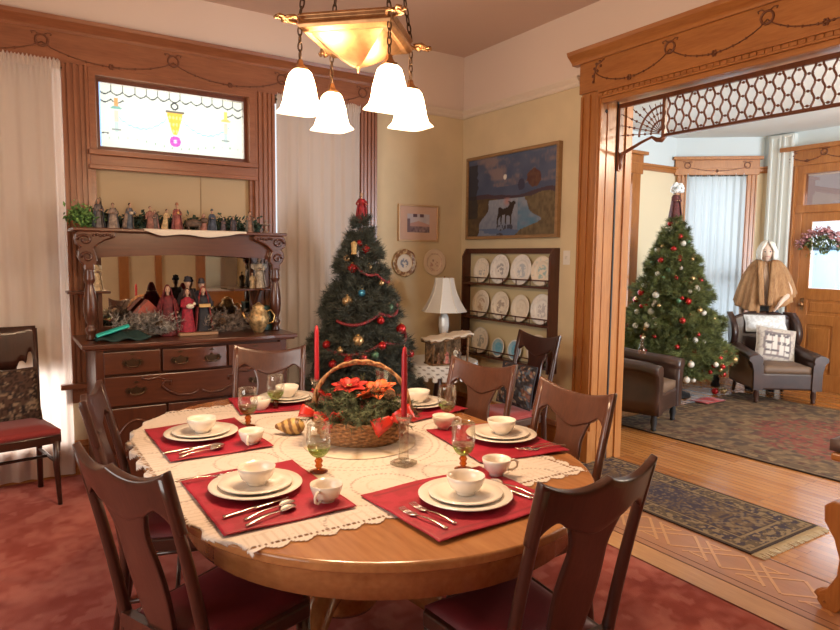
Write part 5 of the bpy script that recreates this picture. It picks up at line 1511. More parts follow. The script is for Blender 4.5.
# ---- worktop display
zw = .996
TEAL = mat('teal cloth', (.012,.20,.17), .5, sheen=.3, var=.3, vscale=20)
tl_ = thing('teal_bundle', 'crumpled teal and dark green cloth at left end of the sideboard top', 'cloth', (.60, 4.50, zw))
MB().slab(24, 14, lambda u, v: ((-.13+.32*u, -.08+.2*v, .012+.045*math.sin(PI*u)**.7*math.sin(PI*v)+.01*math.sin(u*14+v*6)), (0,0,1)), .012).build('dark_fold', mat('dark green cloth', (.01,.035,.03), .8), tl_)
MB().slab(18, 8, lambda u, v: ((-.125+.19*u, -.085+.08*v+.02*u, .035+.055*u+.012*math.sin(PI*v)), (0,-.4,1)), .01).build('bright_fold', mat('bright teal', (.03,.55,.48), .4), tl_)
GREY = mat('flocked twig', (.36,.32,.28), .9, var=.6, vscale=30)
def bough(name, label, c, ln, rad, ang, n, m_, nl=.04, w=.0022, seed=1):
    rr_ = random.Random(seed); mb = MB()
    for k in range(n):
        q = rr_.uniform(-1, 1); a = rr_.uniform(0, 2*PI); d = Vector((math.cos(ang)*.8, math.sin(ang)*.5, .1))+Vector((rr_.gauss(0,.6), rr_.gauss(0,.5), rr_.uniform(-.1,.8)))
        b_ = (q*ln*math.cos(ang)+rad*.5*math.cos(a), q*ln*math.sin(ang)+rad*.4*math.sin(a), rad*rr_.uniform(.1,.9))
        needles(mb, b_, d, nl*1.6, nl*.7, 18, rr_, w)
    mb.v = [(x, y, max(z, .0)) for x, y, z in mb.v]
    o = mb.build(name, m_); o.location = c; return tag(o, label, 'greenery', kind='stuff')
bough('flocked_bough', 'grey flocked pine bough lying on the sideboard left of the red figures', (.79, 4.58, zw+.005), .15, .13, 0, 210, GREY, nl=.055, w=.003, seed=2)
bough('flocked_bough', 'grey-brown flocked pine bough on the sideboard right of the red figures', (1.36, 4.56, zw+.005), .16, .12, 0, 210, mat('brown twig', (.24,.18,.14), .9, var=.6, vscale=30), nl=.05, w=.003, seed=3)
for x, lb in ((.86, 'pine cone on the grey bough left of the red figures'), (1.27, 'pine cone on the brown bough right of the red figures')):
    cone(lb, (x, 4.50, zw+.09), .024, (.5,.3,0))
G2 = 'carol singers on the sideboard'
pl = MB().box(.985, 1.245, 4.50, 4.68, zw, zw+.022).build('plinth', mat('pale wood base', (.34,.19,.10), .6), bev=.006); tag(pl, 'thin wooden base under two carol singer figures', 'plinth')
zb_ = zw+.023
DR = (.20,.010,.014)
figurine('tall dark-red cloaked figure at the left of the carol singers', (.935, 4.60, zw), -100, .345, (.13,.012,.014), (.16,.010,.012), (.15,.012,.014), 0, 'down', group=G2, name='caroler_figure')
figurine('carol singer in red skirt and dark jacket holding a white sheet', (1.055, 4.57, zb_), -85, .30, (.30,.014,.03), None, (.12,.05,.04), 0, 'front', group=G2, name='caroler_figure', prop='lamb')
figurine('carol singer in black skirt and red scarf holding a tan song book', (1.165, 4.58, zb_), -95, .31, (.02,.018,.022), (.20,.02,.02), (.28,.015,.015), 0, 'front', group=G2, name='caroler_figure', prop='book')
figurine('tall dark figure in a top hat behind the two carol singers', (1.09, 4.70, zw), -90, .385, (.03,.025,.03), (.05,.03,.03), None, 0, 'down', hat=(.015,.012,.02), group=G2, name='caroler_figure')
figurine('dark figure in a hat at rear right of the carol singers', (1.19, 4.72, zw), -90, .37, (.05,.04,.05), (.03,.03,.04), None, 0, 'down', hat=(.02,.015,.02), group=G2, name='caroler_figure')
WG = (.55,.42,.26)
figurine('cream and gold angel figurine on the left side shelf', (.52, 4.79, 1.301), -75, .215, (.50,.34,.18), (.60,.46,.30), None, 0, 'front', group='angels on the side shelves', wings=(.6,.5,.38), name='angel_figurine', hair=(.45,.32,.18))
figurine('silver-grey angel figurine on the right side shelf', (1.64, 4.79, 1.301), -100, .235, (.40,.30,.20), (.36,.30,.25), (.32,.26,.22), 0, 'front', group='angels on the side shelves', wings=(.45,.38,.3), name='angel_figurine')
for x, h, lb in ((1.575, .12, 'small cream figurine beside the silver-grey angel'),):
    figurine(lb, (x, 4.76, 1.301), -90, h, (.5,.36,.2), None, None, 0, 'down', group=None, name='angel_figurine')
gv = thing('gold_teapot', 'round gold ornament vessel at the right of the sideboard top', 'vessel', (1.53, 4.50, zw))
MB().lathe([(.03,0),(.035,.01),(.05,.03),(.072,.075),(.075,.11),(.06,.15),(.04,.175),(.045,.19),(.03,.2),(.01,.215),(0,.22)], 24).build('body', mat('antique gold', (.45,.30,.14), .5, .7, var=.5, vscale=40), gv)
MB().tube([(.07,0,.06),(.11,0,.07),(.12,0,.12),(.09,0,.16),(.06,0,.15)], .006, 6).build('handle', GOLD, gv)
MB().tube([(-.06,0,.08),(-.10,0,.11),(-.115,0,.15)], [.016,.010,.008], 8).build('spout', GOLD, gv)
db = MB(); db.box(-.055, .055, -.05, .05, 0, .17); db.box(-.058, .058, -.053, .053, .165, .18); o = db.build('green_box', mat('dark green box', (.012,.05,.04), .5), bev=.004); o.location = (1.67, 4.66, zw); tag(o, 'dark green box behind the gold vessel by the right post', 'box')
hs = thing('ceramic_cottage', 'pale pinkish ceramic cottage ornament behind the left grey bough', 'ornament', (.83, 4.76, zw))
MB().box(-.07, .07, -.05, .05, 0, .16).build('walls', mat('cottage wall', (.50,.33,.24), .6), hs)
MB().prism([(-.085, .15), (0, .24), (.085, .15)], -.06, .06, 'xz').build('roof', mat('cottage roof', (.45,.10,.07), .6), hs)
# stable contents
for x, y, h, rb, ck, kn_, lb in ((-.035,-.05,.115,(.55,.2,.18),(.6,.5,.4),1,'tiny kneeling figure inside the wooden stable'), (.045,-.05,.13,(.65,.60,.5),None,0,'tiny white-robed figure inside the wooden stable'), (-.10,-.04,.09,(.20,.10,.06),None,0,'tiny brown figure at the stable left'), (.09,-.03,.11,(.12,.08,.06),(.3,.2,.12),0,'tiny dark figure at the stable right post')):
    M = Matrix.Translation((3.0, 4.22, .703)) @ Matrix.Rotation(R(-8), 4, 'Z') @ Vector((x, y, 0))
    figurine(lb, tuple(M), -100, h, rb, ck, None, 0, 'front', bool(kn_), group='figures in the small stable')

# ================================================================== TREES
def fir(name, label, loc, H, R0, zb, mcol, seed, dens=1.0, group=None):
    p = thing(name, label, 'Christmas tree', loc)
    MB().lathe([(.05,0),(.045,.3),(.025,H*.7),(.01,H*.97),(0,H)], 10).build('trunk', BARK, p)
    rs = np.random.RandomState(seed); V = []; F = []
    n_br = int(620*dens); idx = 0
    tips = []
    for k in range(n_br):
        q = rs.rand()**.75; z = zb+(H-zb)*(1-q)                      # q=1 bottom
        z = H-(H-zb)*rs.rand()**.62
        q = (H-z)/(H-zb)
        rmax = R0*(q**(.80 if R0 < .6 else .85))*(.86+.14*math.sin(z*19+seed)+rs.uniform(-.10,.12))+.03
        a = rs.uniform(0, 2*PI); d = np.array([math.cos(a), math.sin(a), -.18+.25*(1-q)])
        n_n = int(30+90*rmax/R0)
        b0 = np.array([0, 0, z+.10*q]); tip = np.array([math.cos(a)*rmax, math.sin(a)*rmax, z-.04*q+.05*rs.rand()])
        tips.append((tip, a))
        side = np.array([-math.sin(a), math.cos(a), 0])
        for j in range(n_n):
            t = 1-(rs.rand()**1.5)*.75
            # side twigs fan out near the tip
            off = rs.uniform(-1, 1)*rmax*.22*(1-abs(2*t-1.3))*1.0
            pnt = b0*(1-t)+tip*t + side*off + np.array([0,0,rs.uniform(-.02,.02)])
            dir_ = d*rs.uniform(.2,1)+side*np.sign(off)*rs.uniform(0,.9)+np.array([0,0,rs.uniform(-.3,.7)]); dir_ /= np.linalg.norm(dir_)
            L_ = rs.uniform(.05,.085); wv = np.cross(dir_, rs.randn(3)); wv /= np.linalg.norm(wv); 
            for s_ in (-1, 0, 1):
                e = pnt+dir_*L_ + wv*s_*.022
                st_ = pnt+dir_*L_*.25*abs(s_)
                nn = np.cross(dir_, wv)*.0028 if s_ else wv*.0030
                V += [tuple(st_-nn), tuple(st_+nn), tuple(e)]; F.append((idx, idx+1, idx+2)); idx += 3
    mb = MB(); mb.v = V; mb.f = F; mb.m = [0]*len(F); mb.s = [False]*len(F)
    mb.build('needle_boughs', mcol, p)
    return p, tips
t1, tips1 = fir('christmas_tree', 'dark green Christmas tree with red garland in the dining room corner', (2.31, 4.41, .012), 1.80, .51, .18, mat('fir needles dark', (.075,.082,.062), .7, var=.5, vscale=12), 11, 1.3)
MB().lathe([(0,0),(.22,0),(.22,.02),(.06,.06),(.06,.10),(0,.10)], 20).build('tree_stand', BLACKM, t1)
t2, tips2 = fir('christmas_tree', 'green Christmas tree with white and red baubles in the living room', (6.38, 4.60, .0), 2.02, .70, .30, mat('fir needles green', (.14,.16,.05), .7, var=.6, vscale=12), 23, 1.9)
MB().lathe([(0,0),(.25,0),(.25,.02),(.07,.06),(.07,.12),(0,.12)], 20).build('tree_stand', BLACKM, t2)
def bauble_proto(mat_, r, name='bauble'):
    p = thing(name, 'x', 'ornament')
    MB().ball((0,0,0), r, n=18, m=12).build('ball', mat_, p); MB().lathe([(r*.25,r*.95),(r*.25,r*1.18),(0,r*1.2)], 10).build('cap', GOLD, p)
    return p
PR = {'red': bauble_proto(mat('bauble red', (.40,.015,.015), .15, .4), .030), 'gold': bauble_proto(mat('bauble gold', (.62,.42,.20), .2, .7), .030), 'white': bauble_proto(mat('bauble white', (.68,.62,.54), .3), .031),
      'green': bauble_proto(mat('bauble green', (.10,.22,.12), .2, .3), .03), 'blue': bauble_proto(mat('bauble blue', (.05,.25,.40), .2, .4), .026)}
uz = set()
def hang(col, x, y, z, tree, sc=1):
    pr = PR[col]
    if col in uz: o = copy_tree(pr)
    else: o = pr; uz.add(col)
    o.location = (x, y, z); o.scale = (sc, sc, sc)
    nm = {'d': 'dark dining room tree', 'l': 'living room tree'}[tree]
    tag(o, '%s bauble hanging on the %s' % ({'white': 'pearly white', 'gold': 'pale gold'}.get(col, col), nm), 'ornament', '%s baubles on the %s' % (col, nm))
d1 = [('gold',2.05,4.19,1.22,1.15),('gold',2.11,4.06,.94,1.2),('red',2.06,4.2,1.46,1),('gold',1.93,4.33,1.53,.8),('blue',2.19,4.14,1.28,.9),('gold',1.95,4.12,.87,.7),('red',2.55,4.18,1.0,1.1),('green',2.42,4.2,1.17,.9),
      ('red',2.30,4.26,1.60,.9),('red',1.80,4.25,.90,.9),('gold',2.50,4.13,.85,.9),('red',2.03,4.07,.80,1.1),('red',2.15,4.05,.82,.9),('red',2.31,4.08,.9,.9),('red',2.20,4.22,1.65,.7),('gold',2.30,4.22,1.47,.7),('red',2.62,4.22,.80,.9),('red',2.33,4.10,1.08,.8),('green',2.24,4.02,.84,.8),('red',1.88,4.14,.77,.9),('gold',2.40,4.20,1.35,.6)]
for c_, x, y, z, s_ in d1:
    dx, dy = x-2.32, y-4.41; rr2 = .51*((1.81-z)/1.63)**.80*1.10; dd2 = math.hypot(dx, dy); k2 = rr2/dd2
    hang(c_, 2.31+dx*k2, 4.41+dy*k2, z, 'd', s_*1.2)
rs_ = random.Random(8); k = 0
view = Vector((-.81,-.59,0))
fr_t = [t for t in tips2 if (Vector((t[0][0], t[0][1], 0)).normalized().dot(view) > .25)]
rs_.shuffle(fr_t)
for t, a in fr_t[:120]:
    col = ['red','white','red','gold','white','red','red','green','red','white','gold','gold','red','white'][k % 14]; k += 1
    hang(col, 6.38+t[0]*1.02, 4.60+t[1]*1.02, t[2]-.03, 'l', rs_.uniform(.7,1.25))
# garland of red beads on tree 1
def bead_garland(name, label, P, r):
    mb = MB()
    for p in P: mb.ball(p, r, n=8, m=6)
    mb.tube(P, r*.3, 5); return tag(mb.build(name, mat('berry red', (.22,.018,.02), .4)), label, 'garland')
def spir(z0, z1, a0, a1, n, sag=0):
    P = []
    for k in range(n):
        q = k/(n-1); z = z0+(z1-z0)*q - sag*math.sin(PI*((q*2) % 1)); a = a0+(a1-a0)*q
        r = .51*((1.80-z)/(1.62))**.80*1.04+.015
        P.append((2.32+r*math.cos(a), 4.41+r*math.sin(a), z+.012))
    return P
bead_garland('berry_garland', 'upper red berry garland on the dark dining room tree', spir(1.46,1.35,-2.3,-.6,26,.03), .011)
bead_garland('berry_garland', 'middle red berry garland on the dark dining room tree', spir(1.06,1.18,-2.7,-.5,44,.05), .013)
bead_garland('berry_garland', 'lower red berry garland on the dark dining room tree', spir(.85,.97,-2.8,-.4,50,.05), .013)
# gold lantern ornament
o = MB().lathe([(0,0),(.022,.004),(.022,.012),(.018,.015),(.022,.075),(.026,.08),(.012,.095),(0,.10)], 8, smooth=False).build('lantern_ornament', mat('lantern gold', (.50,.33,.13), .5)); o.location = (2.16, 4.235, 1.56); tag(o, 'gold lantern ornament near the top of the dark dining room tree', 'ornament')
# tree toppers
figurine('red-robed angel topper on the dark dining room tree', (2.33, 4.44, 1.80), -115, .235, (.30,.015,.02), (.34,.02,.025), None, 0, 'out', group=None, name='tree_topper', cat='tree topper', hair=(.50,.34,.2))
tp = figurine('white-haired figure in dark red coat topping the living room tree', (6.38, 4.60, 2.0), -120, .34, (.12,.03,.03), (.10,.03,.03), None, 0, 'front', group=None, name='tree_topper', cat='tree topper', hair=(.85,.85,.83))
mb = MB(); rq = random.Random(2)
for k in range(40):
    mb.ball((rq.gauss(-.01,.03), rq.gauss(0,.035), .335+rq.uniform(-.03,.06)), .022, n=7, m=5)
mb.build('hair', mat('white fluff', (.85,.87,.87), .9), tp)

# ================================================================== LIVING ROOM
RUG = painted('persian rug', .95, spec=.05, bump=.3, bscale=200)
def rugcol(w, h, ground, bord, a1, a2, a3, medc, fieldt=.5, motif=30):
    def f(x, y, z):
        e = min(w/2-abs(x), h/2-abs(y))
        n1 = vn(abs(x)*1.0+3, abs(y)+5, motif); n2 = vn(abs(x)+9, abs(y)+2, motif*2.1); n3 = vn(x+9, y+9, 90)
        if e < .02: c = (.05,.035,.03)
        elif e < .035: c = a2
        elif e < .14:
            c = bord
            if n1 > .55: c = a1
            if n2 > .70: c = a2
            if n2 < .22: c = a3
        elif e < .155: c = a2
        elif e < .165: c = (.06,.04,.035)
        else:
            n4 = vn(x+4, y+8, motif*3.4)
            c = lerp(ground, a1, sstep((n1-.5)*4))
            c = lerp(c, a3, sstep((.42-n1)*4))
            c = lerp(c, a2, .7*sstep((n2-.55)*5))
            if abs((x*motif*.22) % 1-.5) < .04 and n2 > .4: c = lerp(c, a2, .5)
            q = (x/(w*.36))**2+(y/(h*.26))**2 + .5*(n1-.5)+.5*(n2-.5)
            c = lerp(c, medc, .75*sstep((1-q)*2.2)*sstep((n4-.28)*3))
        return lerp(c, (.10,.07,.05), .35*n3)
    return f
def rug(name, label, cx, cy, w, h, rot, nx, ny, col, fringe=None, th=.008):
    p = thing(name, label, 'rug', (cx, cy, .003), R(rot))
    o = MB().slab(nx, ny, lambda u, v: (((-.5+u)*w, (-.5+v)*h, th/2), (0,0,1)), th, smooth=False).build('pile', RUG, p); paint(o, col)
    if fringe:
        mb = MB(); rq = random.Random(3)
        for s_ in fringe:
            k = 0; x = -w/2
            while x < w/2:
                mb.tube([(x, s_*h/2, .004), (x+rq.uniform(-.006,.006), s_*(h/2+.03), .006), (x+rq.uniform(-.014,.014), s_*(h/2+.07), .003)], [.0035,.004,.003], 5); x += .009
        mb.build('fringe', mat('fringe', (.55,.44,.28), .95), p)
    return p
rug('runner_rug', 'narrow dark blue and brown patterned runner with pale fringe on the oak floor', 3.60, 2.62, .69, 1.66, 0, 120, 280,
    rugcol(.69, 1.66, (.15,.095,.055), (.12,.085,.055), (.055,.045,.06), (.26,.18,.10), (.05,.04,.055), (.05,.045,.07), motif=26), (-1,), .008)
rug('persian_rug', 'large worn brown Persian rug with red patches under the wing armchair', 6.07, 2.50, 2.40, 3.30, 3, 190, 260,
    rugcol(2.4, 3.3, (.16,.105,.065), (.12,.08,.055), (.085,.06,.05), (.24,.16,.09), (.10,.05,.04), (.24,.055,.05), motif=11), None, .008)
# armchairs
LEA = mat('dark brown leather', (.040,.018,.013), .32, var=.3, vscale=6, spec=.6); LEAL = mat('side upholstery tan', (.20,.12,.06), .7)
SEATB = mat('brown seat cushion', (.13,.075,.045), .6)
def leg_turned(h): return [(.016,0),(.026,.015),(.020,.03),(.032,h*.5),(.026,h*.8),(.034,h)]
def armchair(name, label, loc, rz, W, D, wing, seat_h=.42, arm_h=.60, back_h=.93, side=LEA, seatm=SEATB):
    p = thing(name, label, 'armchair', loc, R(rz))   # local: faces +x, origin at centre of front legs line
    for x, y in ((-.05, -W/2+.07), (-.05, W/2-.07)): MB().lathe(leg_turned(.16), 14, c=(x, y, 0)).build('leg', BLACKM if not wing else MAHO, p)
    for x, y in ((-D+.08, -W/2+.09), (-D+.08, W/2-.09)): MB().tube([(x-.05, y, 0), (x, y, .17)], [.018,.024], 8).build('leg', MAHO, p)
    MB().box(-D+.04, -.01, -W/2+.06, W/2-.06, .15, .33).build('seat_rail', LEA, p, bev=.02)
    MB().slab(12, 12, lambda u, v: ((-D+.16+(D-.18)*u, (-1+2*v)*(W/2-.115), .355+.03*sstep(min(1,5*min(u,1-u,v,1-v)))), (0,0,1)), .09).build('seat_cushion', seatm, p)
    for sg in (-1, 1):
        y0 = sg*(W/2)
        # arm panel: profile in yz with rolled top, extruded along x and flaring at the front
        prof = [(-.115, .15), (-.110, .50), (-.125, .55), (-.115, .595), (-.07, .62), (-.02, .615), (.018, .59), (.02, .55), (-.01, .52), (-.015, .15)]
        def fn(u, v, sg=sg, y0=y0):
            n = len(prof); q = v*n; i = int(q) % n; f = q-int(q)
            a = prof[i]; b = prof[(i+1) % n]; py = a[0]*(1-f)+b[0]*f; pz = a[1]*(1-f)+b[1]*f
            x = -D+.08+(D-.07)*u; zz = pz*(arm_h/.60) if pz > .3 else pz
            zz += (.06*(1-u)**2 if pz > .4 else 0)-(.02*sstep((u-.8)*5) if pz > .4 else 0)
            return (x, y0+sg*py+sg*.02*sstep((u-.7)/.3)*(pz > .5), zz)
        mb = MB(); mb.grid(14, len(prof)*3, fn)
        N = len(prof)*3
        mb.f.append(tuple(j*15 for j in range(N))); mb.m.append(0); mb.s.append(False); mb.f.append(tuple(j*15+14 for j in range(N))[::-1]); mb.m.append(0); mb.s.append(False)
        mb.build('arm', LEA, p)
        if side is not LEA: MB().box(-D+.10, -.03, y0-sg*.012-.003, y0-sg*.012+.003, .17, .52).build('side_panel', side, p)
    def bk(u, v):
        s = -1+2*u; z = .30+(back_h-.30)*v; x = -D+.13-.14*v
        if wing: z -= (.0) ; z = .30+(back_h-.30-.03*abs(s)**2.5*0-.05*(1-math.cos(s*PI))*0)*v
        z2 = z - .05*abs(s)**3*v + (.03*math.cos(s*1.6)*v if wing else 0)
        return ((x, s*(W/2-.03), z2), (1, 0, .2))
    MB().slab(16, 12, bk, .12).build('backrest', LEA, p, bev=.0)
    if wing:
        for sg in (-1, 1):
            def wf(u, v, sg=sg):
                z = .55+(back_h-.53)*v; x = -D+.02-.10*v+(.24*u)*(math.sin(PI*(.12+.80*v))**.7)
                return ((x, sg*(W/2-.045+.035*u), z), (0, 1, 0))
            MB().slab(8, 12, wf, .07).build('wing', LEA, p)
    return p
armchair('armchair', 'dark leather armchair seen from behind beside the doorway casing', (5.12, 3.66, .011), -72, .66, .78, False, arm_h=.60, back_h=.78)
armchair('wing_armchair', 'dark leather wing armchair on the rug facing the dining room', (7.02, 3.585, .011), -128, .73, .76, True, arm_h=.53, back_h=.91, side=LEAL)
PILM2 = painted('printed pillow', .85)
Mw = Matrix.Translation((7.02, 3.585, 0)) @ Matrix.Rotation(R(-128), 4, 'Z')
def framecol(x, y, z):
    if x > 50: return (.50,.44,.38)
    c = (.52,.46,.40)
    u = x/.2; v = z/.2
    if abs(u) < .72 and abs(v) < .72:
        c = (.62,.58,.53)
        if max(abs(u), abs(v)) > .62: c = (.20,.17,.17)
        elif (v*2.2) % 1 < .30 and vn(x+3, z+3, 50) > .35: c = (.14,.12,.13)
        elif (u*3) % 1 < .2: c = (.34,.26,.24)
    elif vn(x+3, z+8, 60) > .60: c = (.38,.32,.30)
    return c
cushion('throw_pillow', 'pale pillow printed with dark framed motifs on the wing armchair', .42, .40, .14, Mw @ T(-.36, .01, .60, rz=R(90)) @ Euler((R(-20), 0, 0)).to_matrix().to_4x4() @ Euler((0, R(9), 0)).to_matrix().to_4x4(), framecol, m_=PILM2)
cushion('throw_pillow', 'white patterned bolster pillow resting at the wing armchair top', .46, .20, .13, Mw @ T(-.66, .02, .82, rz=R(90)) @ Euler((R(-25), 0, 0)).to_matrix().to_4x4(), lambda x, y, z: (.62,.62,.62) if x > 50 or vn(x+3, z+2, 60) > .5 else (.74,.76,.77), m_=PILM2)
# ornaments on the floor by the rug
for col, x, y, lb in (('red', 6.86, 4.31, 'red bauble lying on the floor before the wing armchair'), ('gold', 6.95, 4.27, 'pale bauble lying on floor beside the red one')):
    o = copy_tree(PR[col]); o.location = (x, y, .042); o.scale = (1.3,)*3; o.rotation_euler = (1.2, .3, 0); 
    if 'group' in o: del o['group']
    tag(o, lb, 'ornament')
o = MB().slab(18, 14, lambda u, v: ((-.17+.34*u, -.10+.2*v, .008+.035*abs(math.sin(u*7+v*3))*math.sin(PI*u)*math.sin(PI*v)), (0,0,1)), .008).build('red_cloth', REDF); o.location = (6.40, 4.10, .018); tag(o, 'rumpled red cloth on the floor at the foot of the living room tree', 'cloth')
rb = MB(); rq = random.Random(6)
for k in range(9):
    a = k*.7; rb.ball((.05*math.cos(a), .05*math.sin(a), rq.uniform(-.03,.04)), .03, n=8, m=6)
o = rb.build('berry_cluster', RED); o.location = (6.98, 4.18, .50); tag(o, 'red berry cluster low on the right side of the living room tree', 'ornament')
gt = MB().lathe([(0,0),(.05,0),(.055,.01),(.04,.05),(.05,.09),(.03,.12),(.034,.14),(0,.15)], 14).build('dark_lantern', BLACKM); gt.location = (7.35, 4.62, 0); tag(gt, 'small dark lantern on the floor left of the wing armchair', 'lantern')
b_ = thing('glass_bottle_ornament', 'small clear bell ornament on the arm of the near armchair', 'ornament', (4.98, 3.88, .675)); MB().lathe([(0,0),(.035,0),(.034,.03),(.018,.07),(.012,.11),(.014,.13),(0,.14)], 14).build('bell', glass('bell', (.8,.6,.5), .4), b_); MB().ball((0,0,.145), .012).build('knob', CHINB, b_)

# ---------------- console at the right edge
co = thing('carved_console', 'carved oak stand with scrolled leg cut off by the right picture edge', 'stand', (3.24, 1.13, .0))
MB().box(-.22, .30, -.40, .21, .68, .715).build('top', OAKX, co, bev=.008)
MB().box(-.17, .27, -.36, .17, .50, .68).build('apron', OAKX, co, bev=.006)
for x, y in ((-.19, .17), (.27, .17), (-.19, -.36), (.27, -.36)):
    P = [(.02,.50),(.055,.47),(.05,.40),(.005,.33),(-.02,.25),(-.015,.17),(.02,.10),(.055,.07),(.06,.03),(.03,.0),(-.02,.0),(-.045,.03),(-.04,.10),(-.065,.18),(-.065,.27),(-.045,.36),(-.03,.44),(-.03,.50)]
    mb = MB(); mb.prism([(y+(a if y > 0 else -a), b) for a, b in (P if y > 0 else P[::-1])], x-.025, x+.025, 'yz'); l_ = mb.build('leg', OAK, co, bev=.006)
    k = MB(); k.tube([(x, y+(1 if y > 0 else -1)*(.025+.028*math.cos(a)*(1-a/8)), .045+.028*math.sin(a)*(1-a/8)) for a in [q*.5 for q in range(12)]], .028, 6); k.build('scroll_foot', OAK, l_)
bx = thing('upholstered_stool', 'dark brown rounded upholstered seat on the carved stand at right edge', 'seat', (3.24, 1.13, .716))
MB().slab(16, 16, lambda u, v: ((-.21+.46*u, -.38+.60*v, .03+.08*sstep(min(1,4*min(u,1-u,v,1-v)))), (0,0,1)), .05).build('seat', mat('taupe leather', (.12,.075,.06), .5), bx)

# ---------------- person
def person():
    p = thing('person', 'silver-haired person in brown fur stole standing behind the wing armchair', 'person', (7.63, 4.23, .0), R(-146))
    # local: faces +x ; height 1.72
    J = {'pel': (0,0,.95), 'sp1': (0,0,1.08), 'sp2': (0,0,1.22), 'chest': (0,0,1.34), 'neckb': (0,0,1.44), 'neck': (.015,0,1.50),
         'hl': (0,.09,.90), 'kl': (.02,.10,.50), 'al': (0,.11,.09), 'tl': (.14,.12,.04), 'hr': (0,-.09,.90), 'kr': (.02,-.10,.50), 'ar': (0,-.11,.09), 'tr': (.14,-.12,.04),
         'sl': (0,.17,1.39), 'el': (.06,.26,1.14), 'wl': (.22,.17,1.06), 'pl': (.27,.14,1.02),
         'sr': (0,-.17,1.39), 'er': (-.01,-.25,1.12), 'wr': (.06,-.24,.90), 'pr': (.075,-.235,.83)}
    rad = {'pel': .125, 'sp1': .115, 'sp2': .12, 'chest': .125, 'neckb': .07, 'neck': .05, 'hl': .085, 'kl': .055, 'al': .04, 'tl': .03, 'sl': .055, 'el': .04, 'wl': .026, 'pl': .028}
    E_ = [('pel','sp1'),('sp1','sp2'),('sp2','chest'),('chest','neckb'),('neckb','neck'),('pel','hl'),('hl','kl'),('kl','al'),('al','tl'),('pel','hr'),('hr','kr'),('kr','ar'),('ar','tr'),('chest','sl'),('sl','el'),('el','wl'),('wl','pl'),('chest','sr'),('sr','er'),('er','wr'),('wr','pr')]
    names = list(J); vs = [J[n] for n in names]; es = [(names.index(a), names.index(b)) for a, b in E_]; rs = [rad.get(n, rad.get(n[:-1]+'l', .05)) for n in names]
    def fingers(pn, dirv, sidev):
        pi = names.index(pn); b = Vector(J[pn]); dirv = Vector(dirv).normalized(); sidev = Vector(sidev).normalized(); dn = Vector((0,0,-1))
        for i, (l_, s_) in enumerate(((.070,-.024),(.080,-.008),(.075,.008),(.060,.024))):
            a = b+dirv*.03+sidev*s_; c1 = a+dirv*l_*.5; c2 = c1+(dirv+dn*.35).normalized()*l_*.5
            q = len(vs); vs.extend([tuple(a), tuple(c1), tuple(c2)]); rs.extend([.009,.008,.0065]); es.extend([(pi, q), (q, q+1), (q+1, q+2)])
        a = b-dirv*.005+sidev*-.03; c1 = a+(dirv*.5-sidev*.8).normalized()*.035; c2 = c1+dirv*.03
        q = len(vs); vs.extend([tuple(a), tuple(c1), tuple(c2)]); rs.extend([.011,.010,.008]); es.extend([(pi, q), (q, q+1), (q+1, q+2)])
    fingers('pl', (.35,-.5,-.65), (.8,.3,.3)); fingers('pr', (.15,.05,-1), (1,.1,.1))
    me = bpy.data.meshes.new('skel'); me.from_pydata(vs, es, []); o = bpy.data.objects.new('skel', me); C.objects.link(o)
    md = o.modifiers.new('s', 'SKIN'); 
    for i, r in enumerate(rs): me.skin_vertices[0].data[i].radius = (r, r)
    me.skin_vertices[0].data[0].use_root = True
    o.modifiers.new('ss', 'SUBSURF').levels = 2
    dg = bpy.context.evaluated_depsgraph_get(); m2 = bpy.data.meshes.new_from_object(o.evaluated_get(dg)); bpy.data.objects.remove(o)
    mb = MB(); mb.add([tuple(v.co) for v in m2.vertices], [tuple(f.vertices) for f in m2.polygons], smooth=True)
    # head with face
    hc = Vector((.035, 0, 1.60)); n = 28; m_ = 22; vs2 = []; fs2 = []
    for i in range(m_+1):
        ph = PI*i/m_; 
        for k in range(n):
            a = 2*PI*k/n; x = math.sin(ph)*math.cos(a); y = math.sin(ph)*math.sin(a); z = -math.cos(ph)
            X = x*.092; Y = y*.073; Z = z*.115
            if z < 0: Y *= 1+.28*z; X *= 1+.10*z + (.0 if x > 0 else .25*z)
            if x > 0:
                X += .022*math.exp(-(y/.16)**2-((z+.12)/.16)**2)          # nose
                X -= .010*math.exp(-((abs(y)-.38)/.16)**2-((z-.05)/.12)**2)  # eye sockets
                X += .008*math.exp(-(y/.35)**2-((z+.42)/.07)**2)          # lips
                X += .008*math.exp(-(y/.3)**2-((z+.75)/.15)**2)           # chin
            vs2.append((hc.x+X, hc.y+Y, hc.z+Z))
    for i in range(m_):
        for k in range(n): fs2.append((i*n+k, i*n+(k+1) % n, (i+1)*n+(k+1) % n, (i+1)*n+k))
    mb.add(vs2, fs2, smooth=True)
    for sg in (-1, 1):
        mb.ball((hc.x+.0, sg*.073, hc.z-.005), .022, sx=.7, sy=.35, sz=1.3, n=10, m=8)
        mb.ball((hc.x+.079, sg*.027, hc.z+.005), .0095, mi=1, n=8, m=6); mb.tube([(hc.x+.083, sg*.013, hc.z+.026), (hc.x+.082, sg*.03, hc.z+.032), (hc.x+.07, sg*.045, hc.z+.026)], .003, 5, mi=2)
    mb.tube([(hc.x+.076, -.022, hc.z-.049), (hc.x+.090, 0, hc.z-.047), (hc.x+.076, .022, hc.z-.049)], .005, 6, mi=3)
    mb.build('body', [mat('pale skin', (.72,.55,.45), .5), mat('eye', (.10,.10,.12), .2), mat('brow', (.35,.30,.26), .8), mat('lips', (.50,.22,.18), .5)], p)
    # bob hair
    mb = MB()
